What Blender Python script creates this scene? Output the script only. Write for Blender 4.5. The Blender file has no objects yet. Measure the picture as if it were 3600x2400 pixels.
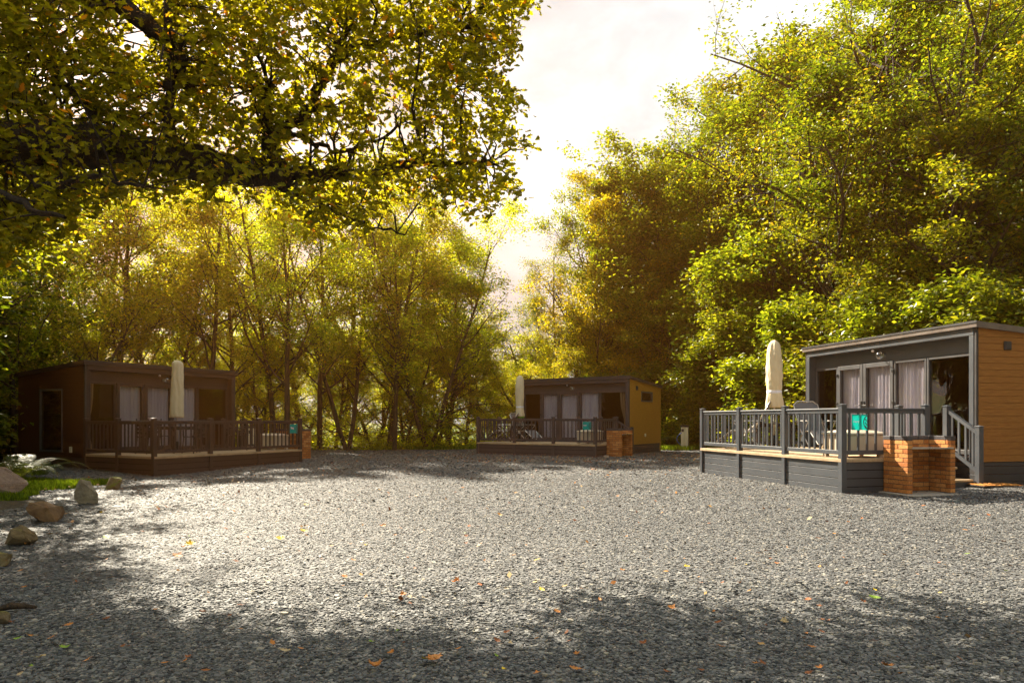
import bpy, math, random
import numpy as np
from mathutils import Vector, Matrix
PI = math.pi
LEAK_HAZE = (.0009, (1,.42,.10,1), .6)  # settings of the haze that stands in for an orange light leak
SC = bpy.context.scene
COL = SC.collection
rs = np.random.RandomState(7)
rnd = random.Random(11)

# ------------------------------------------------------------------ materials
def mat(name):
    m = bpy.data.materials.new(name); m.use_nodes = True
    nt = m.node_tree; nt.nodes.clear()
    out = nt.nodes.new('ShaderNodeOutputMaterial')
    return m, nt, out
def N(nt, t, **k):
    n = nt.nodes.new(t)
    for a, b in k.items():
        if a[0] == 'i' and a[1:].isdigit(): n.inputs[int(a[1:])].default_value = b
        else: setattr(n, a, b)
    return n
def ramp(nt, stops):
    r = nt.nodes.new('ShaderNodeValToRGB'); e = r.color_ramp.elements
    while len(e) < len(stops): e.new(0.5)
    for el, (p, c) in zip(e, stops):
        el.position = p; el.color = (c[0], c[1], c[2], 1)
    return r
def noise_mat(name, c1, c2, scale=8, rough=0.6, bump=0.15, bscale=60, spec=0.4, detail=6, stretch=None, metal=0.0, coord='Object', dist=0.01):
    m, nt, out = mat(name)
    b = N(nt, 'ShaderNodeBsdfPrincipled'); L = nt.links.new
    b.inputs['Roughness'].default_value = rough; b.inputs['Specular IOR Level'].default_value = spec
    b.inputs['Metallic'].default_value = metal
    tc = N(nt, 'ShaderNodeTexCoord'); src = tc.outputs[coord]
    if stretch:
        mp = N(nt, 'ShaderNodeMapping'); mp.inputs['Scale'].default_value = stretch
        L(src, mp.inputs[0]); src = mp.outputs[0]
    n1 = N(nt, 'ShaderNodeTexNoise'); n1.inputs['Scale'].default_value = scale; n1.inputs['Detail'].default_value = detail
    L(src, n1.inputs['Vector'])
    r = ramp(nt, [(0.3, c1), (0.7, c2)]); L(n1.outputs[0], r.inputs[0]); L(r.outputs[0], b.inputs['Base Color'])
    n2 = N(nt, 'ShaderNodeTexNoise'); n2.inputs['Scale'].default_value = bscale; n2.inputs['Detail'].default_value = 4
    L(src, n2.inputs['Vector'])
    bp = N(nt, 'ShaderNodeBump'); bp.inputs['Strength'].default_value = bump; bp.inputs['Distance'].default_value = dist
    L(n2.outputs[0], bp.inputs['Height']); L(bp.outputs[0], b.inputs['Normal'])
    rr = N(nt, 'ShaderNodeMapRange'); rr.inputs['To Min'].default_value = max(0.05, rough-0.1); rr.inputs['To Max'].default_value = min(1, rough+0.12)
    L(n1.outputs[0], rr.inputs[0]); L(rr.outputs[0], b.inputs['Roughness'])
    L(b.outputs[0], out.inputs[0])
    return m
def leaf_mat(name, stops, trans=0.5, rough=0.42, hue=0.03, tgain=(1.35, 1.25, 0.5)):
    m, nt, out = mat(name); L = nt.links.new
    at = N(nt, 'ShaderNodeAttribute'); at.attribute_name = 'rnd'
    oi = N(nt, 'ShaderNodeObjectInfo')
    r = ramp(nt, stops); L(at.outputs['Fac'], r.inputs[0])
    hs = N(nt, 'ShaderNodeHueSaturation')
    mr = N(nt, 'ShaderNodeMapRange'); mr.inputs['To Min'].default_value = 0.5-hue; mr.inputs['To Max'].default_value = 0.5+hue*0.6
    L(oi.outputs['Random'], mr.inputs[0]); L(mr.outputs[0], hs.inputs['Hue'])
    mu = N(nt, 'ShaderNodeMath', operation='MULTIPLY'); mu.inputs[1].default_value = 7.31
    fr = N(nt, 'ShaderNodeMath', operation='FRACT'); L(oi.outputs['Random'], mu.inputs[0]); L(mu.outputs[0], fr.inputs[0])
    mv = N(nt, 'ShaderNodeMapRange'); mv.inputs['To Min'].default_value = 0.75; mv.inputs['To Max'].default_value = 1.25
    L(fr.outputs[0], mv.inputs[0]); L(mv.outputs[0], hs.inputs['Value'])
    L(r.outputs[0], hs.inputs['Color'])
    b = N(nt, 'ShaderNodeBsdfPrincipled'); b.inputs['Roughness'].default_value = rough
    b.inputs['Specular IOR Level'].default_value = 0.32
    L(hs.outputs[0], b.inputs['Base Color'])
    t = N(nt, 'ShaderNodeBsdfTranslucent')
    g = N(nt, 'ShaderNodeMix', data_type='RGBA', blend_type='MULTIPLY'); g.inputs[0].default_value = 1
    L(hs.outputs[0], g.inputs[6]); g.inputs[7].default_value = (*[x*2.0 for x in tgain], 1)
    L(g.outputs[2], t.inputs[0])
    mx = N(nt, 'ShaderNodeMixShader'); mx.inputs[0].default_value = trans
    L(b.outputs[0], mx.inputs[1]); L(t.outputs[0], mx.inputs[2]); L(mx.outputs[0], out.inputs[0])
    return m
def attr_mat(name, stops, rough=0.5, spec=0.5, bscale=0):
    m, nt, out = mat(name); L = nt.links.new
    at = N(nt, 'ShaderNodeAttribute'); at.attribute_name = 'rnd'
    r = ramp(nt, stops); L(at.outputs['Fac'], r.inputs[0])
    b = N(nt, 'ShaderNodeBsdfPrincipled'); b.inputs['Roughness'].default_value = rough
    b.inputs['Specular IOR Level'].default_value = spec
    if bscale:
        tc = N(nt, 'ShaderNodeTexCoord'); n = N(nt, 'ShaderNodeTexNoise'); n.inputs['Scale'].default_value = bscale; n.inputs['Detail'].default_value = 5
        L(tc.outputs['Object'], n.inputs['Vector'])
        mx = N(nt, 'ShaderNodeMix', data_type='RGBA', blend_type='OVERLAY'); mx.inputs[0].default_value = 0.7
        L(r.outputs[0], mx.inputs[6]); L(n.outputs[0], mx.inputs[7]); L(mx.outputs[2], b.inputs['Base Color'])
        bp = N(nt, 'ShaderNodeBump'); bp.inputs['Strength'].default_value = 0.4; bp.inputs['Distance'].default_value = 0.004
        L(n.outputs[0], bp.inputs['Height']); L(bp.outputs[0], b.inputs['Normal'])
    else: L(r.outputs[0], b.inputs['Base Color'])
    L(b.outputs[0], out.inputs[0])
    return m

M = {}
M['grey'] = noise_mat('anthracite_panel', (.056,.062,.072), (.072,.079,.090), 3, .42, .05, 200)
M['plum'] = noise_mat('brown_grey_panel', (.038,.025,.025), (.050,.033,.032), 3, .5, .05, 200)  # grey panels with deep shade and a red cast painted into the colour
M['plum_mid'] = noise_mat('mulberry_grey_panel', (.055,.043,.047), (.070,.055,.060), 3, .48, .05, 200)  # grey panels with the reddish light cast painted into the colour
M['trim'] = noise_mat('dark_trim', (.035,.034,.036), (.05,.048,.05), 5, .45, .05, 100)
M['wood'] = noise_mat('orange_wood_cladding', (.25,.095,.016), (.35,.145,.028), 5, .6, .35, 60, stretch=(3,1,9), dist=.004)
M['wood_ochre'] = noise_mat('ochre_cladding', (.34,.165,.022), (.46,.24,.04), 5, .6, .35, 60, stretch=(3,1,9), dist=.004)
M['wood_dark'] = noise_mat('red_brown_cladding', (.045,.016,.009), (.075,.026,.012), 5, .6, .35, 60, stretch=(3,1,9), dist=.004)  # shaded copy of the orange cladding, darkness painted into the boards
M['deckwood'] = noise_mat('tan_composite_decking', (.34,.235,.135), (.50,.36,.22), 6, .7, .3, 50, stretch=(1,12,1), dist=.003)
M['roof'] = noise_mat('roof_edge_metal', (.12,.095,.08), (.17,.14,.12), 4, .4, .05, 100)
M['frame'] = noise_mat('window_frame_grey', (.075,.075,.08), (.095,.095,.10), 4, .38, .03, 100)
M['black'] = noise_mat('black_fitting', (.012,.012,.012), (.02,.02,.02), 5, .35, .03, 100)
M['gap'] = noise_mat('shadow_gap_felt', (.008,.007,.007), (.014,.012,.012), 5, 1.0, .03, 100, spec=0)  # near-black tone painting the shade between skirting boards
M['inside'] = noise_mat('dark_room_lining', (.030,.012,.008), (.05,.02,.012), 2, .8, .03, 30)  # gloom of the unlit room painted into the dark red colour
M['curtain'] = noise_mat('pale_voile', (.66,.68,.82), (.84,.86,.94), 4, .9, .1, 90, stretch=(1,1,.2))
M['curtain_tan'] = noise_mat('sandy_curtain', (.50,.36,.20), (.62,.46,.28), 4, .9, .1, 90, stretch=(1,1,.2))
M['cream'] = noise_mat('cream_canvas', (.60,.50,.33), (.72,.61,.42), 3, .9, .8, 7, dist=.05, stretch=(1,1,.5), detail=4)
M['white'] = noise_mat('white_band', (.72,.70,.78), (.82,.80,.86), 5, .7, .1, 50)
M['lime'] = noise_mat('lime_green_fabric', (.08,.42,.02), (.12,.52,.03), 5, .7, .1, 50)
M['metal'] = noise_mat('brushed_metal', (.5,.48,.45), (.62,.6,.56), 5, .3, .03, 100, metal=.9)
M['beige'] = noise_mat('beige_plastic', (.50,.42,.32), (.60,.51,.40), 3, .5, .05, 80)
M['ivory'] = noise_mat('ivory_plastic', (.62,.57,.42), (.72,.67,.50), 3, .45, .05, 80)
M['blue'] = noise_mat('blue_hose_rubber', (.02,.10,.42), (.03,.16,.55), 6, .4, .03, 80)
M['coir'] = noise_mat('coir', (.42,.16,.03), (.58,.26,.06), 30, .95, .9, 120, dist=.01)
M['slab'] = noise_mat('pale_paving_slab', (.30,.26,.22), (.42,.38,.33), 8, .85, .4, 60)
M['mortar'] = noise_mat('dark_mortar', (.07,.05,.04), (.12,.09,.07), 20, .9, .4, 90)
M['mesh'] = noise_mat('grey_mesh_fabric', (.10,.10,.11), (.17,.17,.18), 120, .7, .2, 200)
M['table'] = noise_mat('dark_table_top', (.03,.025,.025), (.05,.04,.04), 6, .25, .1, 80)
M['bark'] = noise_mat('bark', (.028,.018,.011), (.085,.058,.036), 4, .9, 1.0, 18, stretch=(3,3,.6), dist=.03)
M['bark_pale'] = noise_mat('pale_bark', (.10,.075,.045), (.22,.17,.11), 4, .85, .8, 18, stretch=(3,3,.6), dist=.02)
M['oakbark'] = noise_mat('oak_bark', (.018,.010,.006), (.06,.035,.018), 5, .9, 1.0, 20, stretch=(2,2,2), dist=.04)
M['brick'] = attr_mat('brick', [(0,(.34,.11,.030)), (.5,(.47,.18,.050)), (1,(.58,.27,.09))], .85, .25, 45)
M['cope'] = attr_mat('blue_brick', [(0,(.045,.04,.045)), (1,(.085,.075,.08))], .55, .4, 45)
M['slate'] = attr_mat('slate_chips', [(0,(.030,.031,.034)), (.25,(.080,.082,.085)), (.6,(.138,.140,.140)), (.94,(.20,.197,.188)), (1,(.34,.31,.25))], .68, .28)
M['stuffleaf'] = attr_mat('dead_leaves', [(0,(.16,.045,.012)), (.4,(.34,.11,.02)), (.7,(.45,.20,.03)), (1,(.42,.34,.16))], .6, .3)
M['fl_orange'] = noise_mat('orange_leaf', (.42,.14,.02), (.58,.24,.04), 25, .55, .3, 60)
M['fl_yellow'] = noise_mat('yellow_leaf', (.72,.46,.01), (.82,.60,.03), 25, .55, .3, 60)
M['fl_green'] = noise_mat('green_leaf', (.14,.26,.01), (.28,.40,.03), 25, .5, .3, 60)
M['fl_tan'] = noise_mat('tan_leaf', (.40,.28,.14), (.52,.40,.22), 25, .6, .3, 60)
M['fl_brown'] = noise_mat('brown_leaf', (.20,.055,.012), (.30,.10,.02), 25, .6, .3, 60)
YG = [(0,(.040,.060,.004)), (.35,(.085,.115,.006)), (.7,(.15,.185,.010)), (.94,(.24,.25,.015)), (1,(.36,.24,.01))]
M['leaf_wood'] = leaf_mat('woodland_leaves', [(0,(.065,.082,.005)), (.4,(.14,.165,.007)), (.8,(.24,.265,.012)), (.96,(.34,.32,.018)), (1,(.42,.27,.01))], .70)
M['leaf_ash'] = leaf_mat('ash_leaves', YG, .45)
M['leaf_hazel'] = leaf_mat('hazel_leaves', [(0,(.040,.060,.004)), (.4,(.085,.115,.006)), (.8,(.16,.19,.01)), (1,(.27,.27,.02))], .45, .36)
M['leaf_yellow'] = leaf_mat('yellowing_leaves', [(0,(.10,.10,.005)), (.5,(.20,.19,.008)), (1,(.38,.30,.012))], .45)
M['leaf_oak'] = leaf_mat('oak_leaves', [(0,(.070,.068,.003)), (.45,(.125,.118,.004)), (.85,(.205,.19,.006)), (.97,(.25,.20,.01)), (1,(.46,.16,.012))], .66, .4, .0)
M['fern'] = leaf_mat('fern_fronds', [(0,(.030,.045,.006)), (1,(.09,.12,.02))], .30, .5, .02)
M['grassb'] = leaf_mat('grass_blades', [(0,(.04,.07,.005)), (.5,(.09,.14,.008)), (1,(.17,.23,.02))], .4, .5, .0)
def rock_mat(name, c1, c2, moss=0.0):
    m, nt, out = mat(name); L = nt.links.new
    tc = N(nt, 'ShaderNodeTexCoord')
    n1 = N(nt, 'ShaderNodeTexNoise'); n1.inputs['Scale'].default_value = 5; n1.inputs['Detail'].default_value = 10; n1.inputs['Roughness'].default_value = .65
    L(tc.outputs['Object'], n1.inputs['Vector'])
    r = ramp(nt, [(.3, c1), (.7, c2)]); L(n1.outputs[0], r.inputs[0])
    n2 = N(nt, 'ShaderNodeTexNoise'); n2.inputs['Scale'].default_value = 3.0; n2.inputs['Detail'].default_value = 6
    L(tc.outputs['Object'], n2.inputs['Vector'])
    geo = N(nt, 'ShaderNodeNewGeometry'); sp = N(nt, 'ShaderNodeSeparateXYZ'); L(geo.outputs['Normal'], sp.inputs[0])
    a = N(nt, 'ShaderNodeMath', operation='MULTIPLY_ADD'); a.inputs[1].default_value = .45; L(sp.outputs[2], a.inputs[0]); L(n2.outputs[0], a.inputs[2])
    mr = N(nt, 'ShaderNodeMapRange'); mr.inputs['From Min'].default_value = 1.05-.5*moss; mr.inputs['From Max'].default_value = 1.2-.5*moss
    L(a.outputs[0], mr.inputs[0])
    mx = N(nt, 'ShaderNodeMix', data_type='RGBA'); L(mr.outputs[0], mx.inputs[0]); L(r.outputs[0], mx.inputs[6]); mx.inputs[7].default_value = (.16,.16,.012,1)
    b = N(nt, 'ShaderNodeBsdfPrincipled'); b.inputs['Roughness'].default_value = .8; L(mx.outputs[2], b.inputs['Base Color'])
    n3 = N(nt, 'ShaderNodeTexNoise'); n3.inputs['Scale'].default_value = 22; n3.inputs['Detail'].default_value = 8; L(tc.outputs['Object'], n3.inputs['Vector'])
    bp = N(nt, 'ShaderNodeBump'); bp.inputs['Strength'].default_value = .8; bp.inputs['Distance'].default_value = .03
    L(n3.outputs[0], bp.inputs['Height']); L(bp.outputs[0], b.inputs['Normal']); L(b.outputs[0], out.inputs[0])
    return m
def glass_mat():
    m, nt, out = mat('window_glass'); L = nt.links.new
    t = N(nt, 'ShaderNodeBsdfTransparent'); t.inputs[0].default_value = (.80,.78,.78,1)
    g = N(nt, 'ShaderNodeBsdfGlossy'); g.inputs['Roughness'].default_value = .015
    tc = N(nt, 'ShaderNodeTexCoord'); n = N(nt, 'ShaderNodeTexNoise'); n.inputs['Scale'].default_value = 1.6; L(tc.outputs['Object'], n.inputs['Vector'])
    bp = N(nt, 'ShaderNodeBump'); bp.inputs['Strength'].default_value = .12; bp.inputs['Distance'].default_value = .05; L(n.outputs[0], bp.inputs['Height']); L(bp.outputs[0], g.inputs['Normal'])
    lw = N(nt, 'ShaderNodeLayerWeight'); lw.inputs[0].default_value = .5
    pw_ = N(nt, 'ShaderNodeMath', operation='POWER'); pw_.inputs[1].default_value = 4.0; L(lw.outputs['Facing'], pw_.inputs[0])
    f = N(nt, 'ShaderNodeMath', operation='MULTIPLY_ADD'); f.inputs[1].default_value = .8; f.inputs[2].default_value = .05; L(pw_.outputs[0], f.inputs[0])
    mx = N(nt, 'ShaderNodeMixShader'); L(f.outputs[0], mx.inputs[0]); L(t.outputs[0], mx.inputs[1]); L(g.outputs[0], mx.inputs[2]); L(mx.outputs[0], out.inputs[0])
    return m
M['glass'] = glass_mat()
def globe_mat():
    m, nt, out = mat('globe_glass'); L = nt.links.new
    t = N(nt, 'ShaderNodeBsdfTransparent'); g = N(nt, 'ShaderNodeBsdfGlossy'); g.inputs['Roughness'].default_value = .05
    lw = N(nt, 'ShaderNodeLayerWeight'); lw.inputs[0].default_value = .55
    mx = N(nt, 'ShaderNodeMixShader'); L(lw.outputs['Facing'], mx.inputs[0]); L(t.outputs[0], mx.inputs[1]); L(g.outputs[0], mx.inputs[2]); L(mx.outputs[0], out.inputs[0])
    return m
M['globe'] = globe_mat()
def acrylic_mat():
    m, nt, out = mat('teal_acrylic'); L = nt.links.new
    t = N(nt, 'ShaderNodeBsdfTransparent'); t.inputs[0].default_value = (.02,.80,.72,1)
    d = N(nt, 'ShaderNodeBsdfPrincipled'); d.inputs['Base Color'].default_value = (.01,.50,.47,1); d.inputs['Roughness'].default_value = .15
    tl = N(nt, 'ShaderNodeBsdfTranslucent'); tl.inputs[0].default_value = (.02,.75,.70,1)
    m1 = N(nt, 'ShaderNodeMixShader'); m1.inputs[0].default_value = .35; L(d.outputs[0], m1.inputs[1]); L(tl.outputs[0], m1.inputs[2])
    m2 = N(nt, 'ShaderNodeMixShader'); m2.inputs[0].default_value = .30; L(m1.outputs[0], m2.inputs[1]); L(t.outputs[0], m2.inputs[2]); L(m2.outputs[0], out.inputs[0])
    return m
M['acrylic'] = acrylic_mat()
def ground_mat():
    m, nt, out = mat('woodland_ground'); L = nt.links.new
    tc = N(nt, 'ShaderNodeTexCoord')
    n1 = N(nt, 'ShaderNodeTexNoise'); n1.inputs['Scale'].default_value = .35; n1.inputs['Detail'].default_value = 8; L(tc.outputs['Object'], n1.inputs['Vector'])
    n2 = N(nt, 'ShaderNodeTexNoise'); n2.inputs['Scale'].default_value = 14; n2.inputs['Detail'].default_value = 6; L(tc.outputs['Object'], n2.inputs['Vector'])
    r1 = ramp(nt, [(.35,(.030,.022,.012)), (.65,(.085,.060,.028))]); L(n2.outputs[0], r1.inputs[0])
    r2 = ramp(nt, [(.3,(.05,.085,.008)), (.7,(.12,.17,.015))]); L(n2.outputs[0], r2.inputs[0])
    at = N(nt, 'ShaderNodeAttribute'); at.attribute_name = 'grass'
    a = N(nt, 'ShaderNodeMath', operation='ADD'); L(at.outputs['Fac'], a.inputs[0]); L(n1.outputs[0], a.inputs[1])
    mr = N(nt, 'ShaderNodeMapRange'); mr.inputs['From Min'].default_value = .85; mr.inputs['From Max'].default_value = 1.05; L(a.outputs[0], mr.inputs[0])
    mx = N(nt, 'ShaderNodeMix', data_type='RGBA'); L(mr.outputs[0], mx.inputs[0]); L(r1.outputs[0], mx.inputs[6]); L(r2.outputs[0], mx.inputs[7])
    b = N(nt, 'ShaderNodeBsdfPrincipled'); b.inputs['Roughness'].default_value = .95; L(mx.outputs[2], b.inputs['Base Color'])
    bp = N(nt, 'ShaderNodeBump'); bp.inputs['Strength'].default_value = .8; bp.inputs['Distance'].default_value = .05; L(n2.outputs[0], bp.inputs['Height']); L(bp.outputs[0], b.inputs['Normal'])
    L(b.outputs[0], out.inputs[0]); return m
M['ground'] = ground_mat()
def gravel_mat():
    m, nt, out = mat('slate_gravel_bed'); L = nt.links.new
    tc = N(nt, 'ShaderNodeTexCoord')
    v = N(nt, 'ShaderNodeTexVoronoi'); v.inputs['Scale'].default_value = 34; L(tc.outputs['Object'], v.inputs['Vector'])
    sp = N(nt, 'ShaderNodeSeparateColor'); L(v.outputs['Color'], sp.inputs[0])
    r = ramp(nt, [(0,(.03,.03,.034)), (.5,(.08,.082,.088)), (.9,(.17,.17,.17)), (1,(.26,.22,.16))]); L(sp.outputs[0], r.inputs[0])
    b = N(nt, 'ShaderNodeBsdfPrincipled'); b.inputs['Roughness'].default_value = .7; L(r.outputs[0], b.inputs['Base Color'])
    mt = N(nt, 'ShaderNodeMath', operation='SUBTRACT'); mt.inputs[0].default_value = 1; L(v.outputs['Distance'], mt.inputs[1])
    bp = N(nt, 'ShaderNodeBump'); bp.inputs['Strength'].default_value = 1; bp.inputs['Distance'].default_value = .02; L(mt.outputs[0], bp.inputs['Height']); L(bp.outputs[0], b.inputs['Normal'])
    L(b.outputs[0], out.inputs[0]); return m
M['gravel'] = gravel_mat()

# ------------------------------------------------------------------ mesh helpers
def mesh_np(name, V, F_counts, F_idx, rndv=None, smooth=False, m=None, attr='rnd'):
    me = bpy.data.meshes.new(name)
    V = np.asarray(V, np.float32); F_idx = np.asarray(F_idx, np.int32); F_counts = np.asarray(F_counts, np.int32)
    me.vertices.add(len(V)); me.vertices.foreach_set('co', V.ravel())
    me.loops.add(len(F_idx)); me.loops.foreach_set('vertex_index', F_idx)
    me.polygons.add(len(F_counts))
    st = np.zeros(len(F_counts), np.int32); st[1:] = np.cumsum(F_counts)[:-1]
    me.polygons.foreach_set('loop_start', st)
    me.polygons.foreach_set('use_smooth', np.full(len(F_counts), smooth))
    if rndv is not None:
        a = me.attributes.new(attr, 'FLOAT', 'POINT'); a.data.foreach_set('value', np.asarray(rndv, np.float32))
    me.update(calc_edges=True)
    if m: me.materials.append(m)
    return me
def link(name, data, parent=None, loc=(0,0,0), rot=(0,0,0)):
    o = bpy.data.objects.new(name, data); COL.objects.link(o)
    o.location = loc; o.rotation_euler = rot
    if parent is not None: o.parent = parent
    return o
def tag(o, label=None, cat=None, group=None, kind=None):
    if label: o['label'] = label
    if cat: o['category'] = cat
    if group: o['group'] = group
    if kind: o['kind'] = kind
    return o
def thing(name, label, cat, loc=(0,0,0), rz=0, group=None):
    return tag(link(name, None, None, loc, (0,0,rz)), label, cat, group)
class MB:
    def __init__(s): s.v = []; s.f = []; s.r = []
    def add(s, vs, fs, r=0.5):
        b = len(s.v); s.v += [tuple(p) for p in vs]; s.f += [tuple(i+b for i in f) for f in fs]; s.r += [r]*len(vs)
    def box(s, x0,x1,y0,y1,z0,z1, bev=0.0, r=0.5):
        if x0 > x1: x0,x1 = x1,x0
        if y0 > y1: y0,y1 = y1,y0
        b = min(bev, (x1-x0)*.4, (y1-y0)*.4, (z1-z0)*.4)
        if b <= 0:
            s.add([(x0,y0,z0),(x1,y0,z0),(x1,y1,z0),(x0,y1,z0),(x0,y0,z1),(x1,y0,z1),(x1,y1,z1),(x0,y1,z1)],
                  [(0,3,2,1),(4,5,6,7),(0,1,5,4),(1,2,6,5),(2,3,7,6),(3,0,4,7)], r); return
        vs = []
        for z, e in ((z0,b),(z0+b,0),(z1-b,0),(z1,b)):
            xa,xb,ya,yb = x0+e,x1-e,y0+e,y1-e
            c = b if e == 0 else b*.3
            vs += [(xa+c,ya,z),(xb-c,ya,z),(xb,ya+c,z),(xb,yb-c,z),(xb-c,yb,z),(xa+c,yb,z),(xa,yb-c,z),(xa,ya+c,z)]
        fs = [tuple(range(7,-1,-1)), tuple(range(24,32))]
        for k in range(3):
            for i in range(8):
                j = (i+1) % 8; fs.append((k*8+i, k*8+j, k*8+8+j, k*8+8+i))
        s.add(vs, fs, r)
    def poly_prism(s, pts, d, r=0.5):   # pts: 3d polygon, d: extrusion vector
        n = len(pts); P = [Vector(p) for p in pts]; Q = [p+Vector(d) for p in P]
        s.add([*P, *Q], [tuple(range(n-1,-1,-1)), tuple(range(n,2*n))] + [(i,(i+1)%n,n+(i+1)%n,n+i) for i in range(n)], r)
    def tube(s, pts, rad, n=8, caps=True, r=0.5):
        P = [Vector(p) for p in pts]
        if not hasattr(rad, '__len__'): rad = [rad]*len(P)
        vs = []; up = None
        for i, p in enumerate(P):
            d = (P[min(i+1,len(P)-1)]-P[max(i-1,0)]).normalized()
            if up is None: up = Vector((0,0,1)) if abs(d.z) < .9 else Vector((1,0,0))
            a = d.cross(up)
            if a.length < 1e-4: a = d.orthogonal()
            a.normalize(); b = d.cross(a).normalized(); up = b if abs(b.dot(up)) > .2 else up
            up = a.cross(d)*1.0
            for k in range(n):
                t = 2*PI*k/n; vs.append(p + (a*math.cos(t)+up*math.sin(t))*rad[i])
        fs = []
        for i in range(len(P)-1):
            for k in range(n):
                j = (k+1) % n; fs.append((i*n+k, i*n+j, (i+1)*n+j, (i+1)*n+k))
        if caps: fs += [tuple(range(n-1,-1,-1)), tuple(range((len(P)-1)*n, len(P)*n))]
        s.add(vs, fs, r)
    def lathe(s, prof, n=20, c=(0,0), fn=None):   # prof [(r,z)]
        vs = []
        for i, (ra, z) in enumerate(prof):
            for k in range(n):
                t = 2*PI*k/n; rr = ra if fn is None else ra*fn(t, i/(len(prof)-1))
                vs.append((c[0]+rr*math.cos(t), c[1]+rr*math.sin(t), z))
        fs = []
        for i in range(len(prof)-1):
            for k in range(n):
                j = (k+1) % n; fs.append((i*n+k, i*n+j, (i+1)*n+j, (i+1)*n+k))
        fs += [tuple(range(n-1,-1,-1)), tuple(range((len(prof)-1)*n, len(prof)*n))]
        s.add(vs, fs)
    def mesh(s, name, m, smooth=False):
        cnt = [len(f) for f in s.f]; idx = [i for f in s.f for i in f]
        return mesh_np(name, s.v, cnt, idx, s.r, smooth, m)
    def build(s, name, m, parent=None, smooth=False, loc=(0,0,0), rz=0):
        return link(name, s.mesh(name, m, smooth), parent, loc, (0,0,rz))

# ------------------------------------------------------------------ terrain
def sstep(a, b, x): 
    t = np.clip((x-a)/(b-a), 0, 1); return t*t*(3-2*t)
def gh(x, y):
    x = np.asarray(x, float); y = np.asarray(y, float)
    edge = 13.2 - 4.6*sstep(18, 33, y) - 5.0*sstep(33, 60, y)
    d = np.maximum(x-edge, 0)
    h = 0.62*d*sstep(0, 3, d); h = np.where(h > 26, 26+(h-26)*.15, h)
    dl = np.maximum(-x-24, 0); h = h + .06*dl*sstep(0, 8, dl)
    h = h - .11*np.exp(-(((x+8.3)/2.2)**2+((y-17.3)/2.6)**2))
    h = h + .09*np.exp(-(((x-8.9)/1.1)**2+((y-12.4)/1.2)**2))
    h = h + .012*np.sin(x*.9+y*.5)*np.cos(y*.8-x*.3)
    return h
def ghf(x, y): return float(gh(x, y))
xs = np.unique(np.concatenate([np.linspace(-150,-30,24), np.linspace(-30,34,130), np.linspace(34,150,24)]))
ys = np.unique(np.concatenate([np.linspace(-60,-6,12), np.linspace(-6,50,112), np.linspace(50,170,28)]))
GX, GY = np.meshgrid(xs, ys); GZ = gh(GX, GY)
def grid_mesh(name, GX, GY, GZ, m, attr=None, mask=None, attrn='rnd'):
    ny, nx = GX.shape; V = np.stack([GX, GY, GZ], -1).reshape(-1, 3)
    i = np.arange((ny-1)*(nx-1)); r = i//(nx-1); c = i % (nx-1); a = r*nx+c
    F = np.stack([a, a+1, a+nx+1, a+nx], -1)
    if mask is not None: F = F[mask.reshape(-1)]
    return mesh_np(name, V, np.full(len(F), 4), F.ravel(), attr, True, m, attrn)
gr = np.clip(sstep(38, 46, GY), 0, 1) + .9*np.exp(-(((GX+9.6)/2.3)**2+((GY-13.3)/1.8)**2)) + .8*np.exp(-(((GX-7.8)/2.8)**2+((GY-31.0)/1.6)**2))
tag(link('ground', grid_mesh('ground', GX, GY, GZ, M['ground'], gr.ravel(), attrn='grass')), kind='structure')
YARD = [(-7,-3),(-5.4,3.5),(-5.7,6.5),(-6.9,9.4),(-7.9,11.4),(-8.4,13.2),(-8.2,14.6),(-11,15.2),(-13,18),(-12.5,25),(-9,29),(-4,30.3),(1,30.2),(3.5,29.5),(5.4,29.9),(8.2,29.6),(9.8,26),(12,20),(14.5,16),(15,-3)]
def inside(x, y, poly=YARD):
    x = np.asarray(x, float); y = np.asarray(y, float); r = np.zeros(x.shape, bool); n = len(poly)
    for i in range(n):
        x1,y1 = poly[i]; x2,y2 = poly[(i+1)%n]
        if y1 == y2: continue
        r ^= ((y1 > y) != (y2 > y)) & (x < (x2-x1)*(y-y1)/(y2-y1)+x1)
    return r
def wob(x, y): return x+.25*np.sin(y*2.3+x)+.12*np.sin(y*6.1), y+.25*np.sin(x*1.9+1)+.12*np.sin(x*5.3)
gx = np.linspace(-14, 16, 240); gy = np.linspace(-3, 31.5, 276); AX, AY = np.meshgrid(gx, gy)
cx = (AX[:-1,:-1]+AX[1:,1:])/2; cy = (AY[:-1,:-1]+AY[1:,1:])/2
tag(link('gravel_yard', grid_mesh('gravel_yard', AX, AY, gh(AX,AY)+.012, M['gravel'], None, inside(*wob(cx,cy)))), kind='structure')

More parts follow.
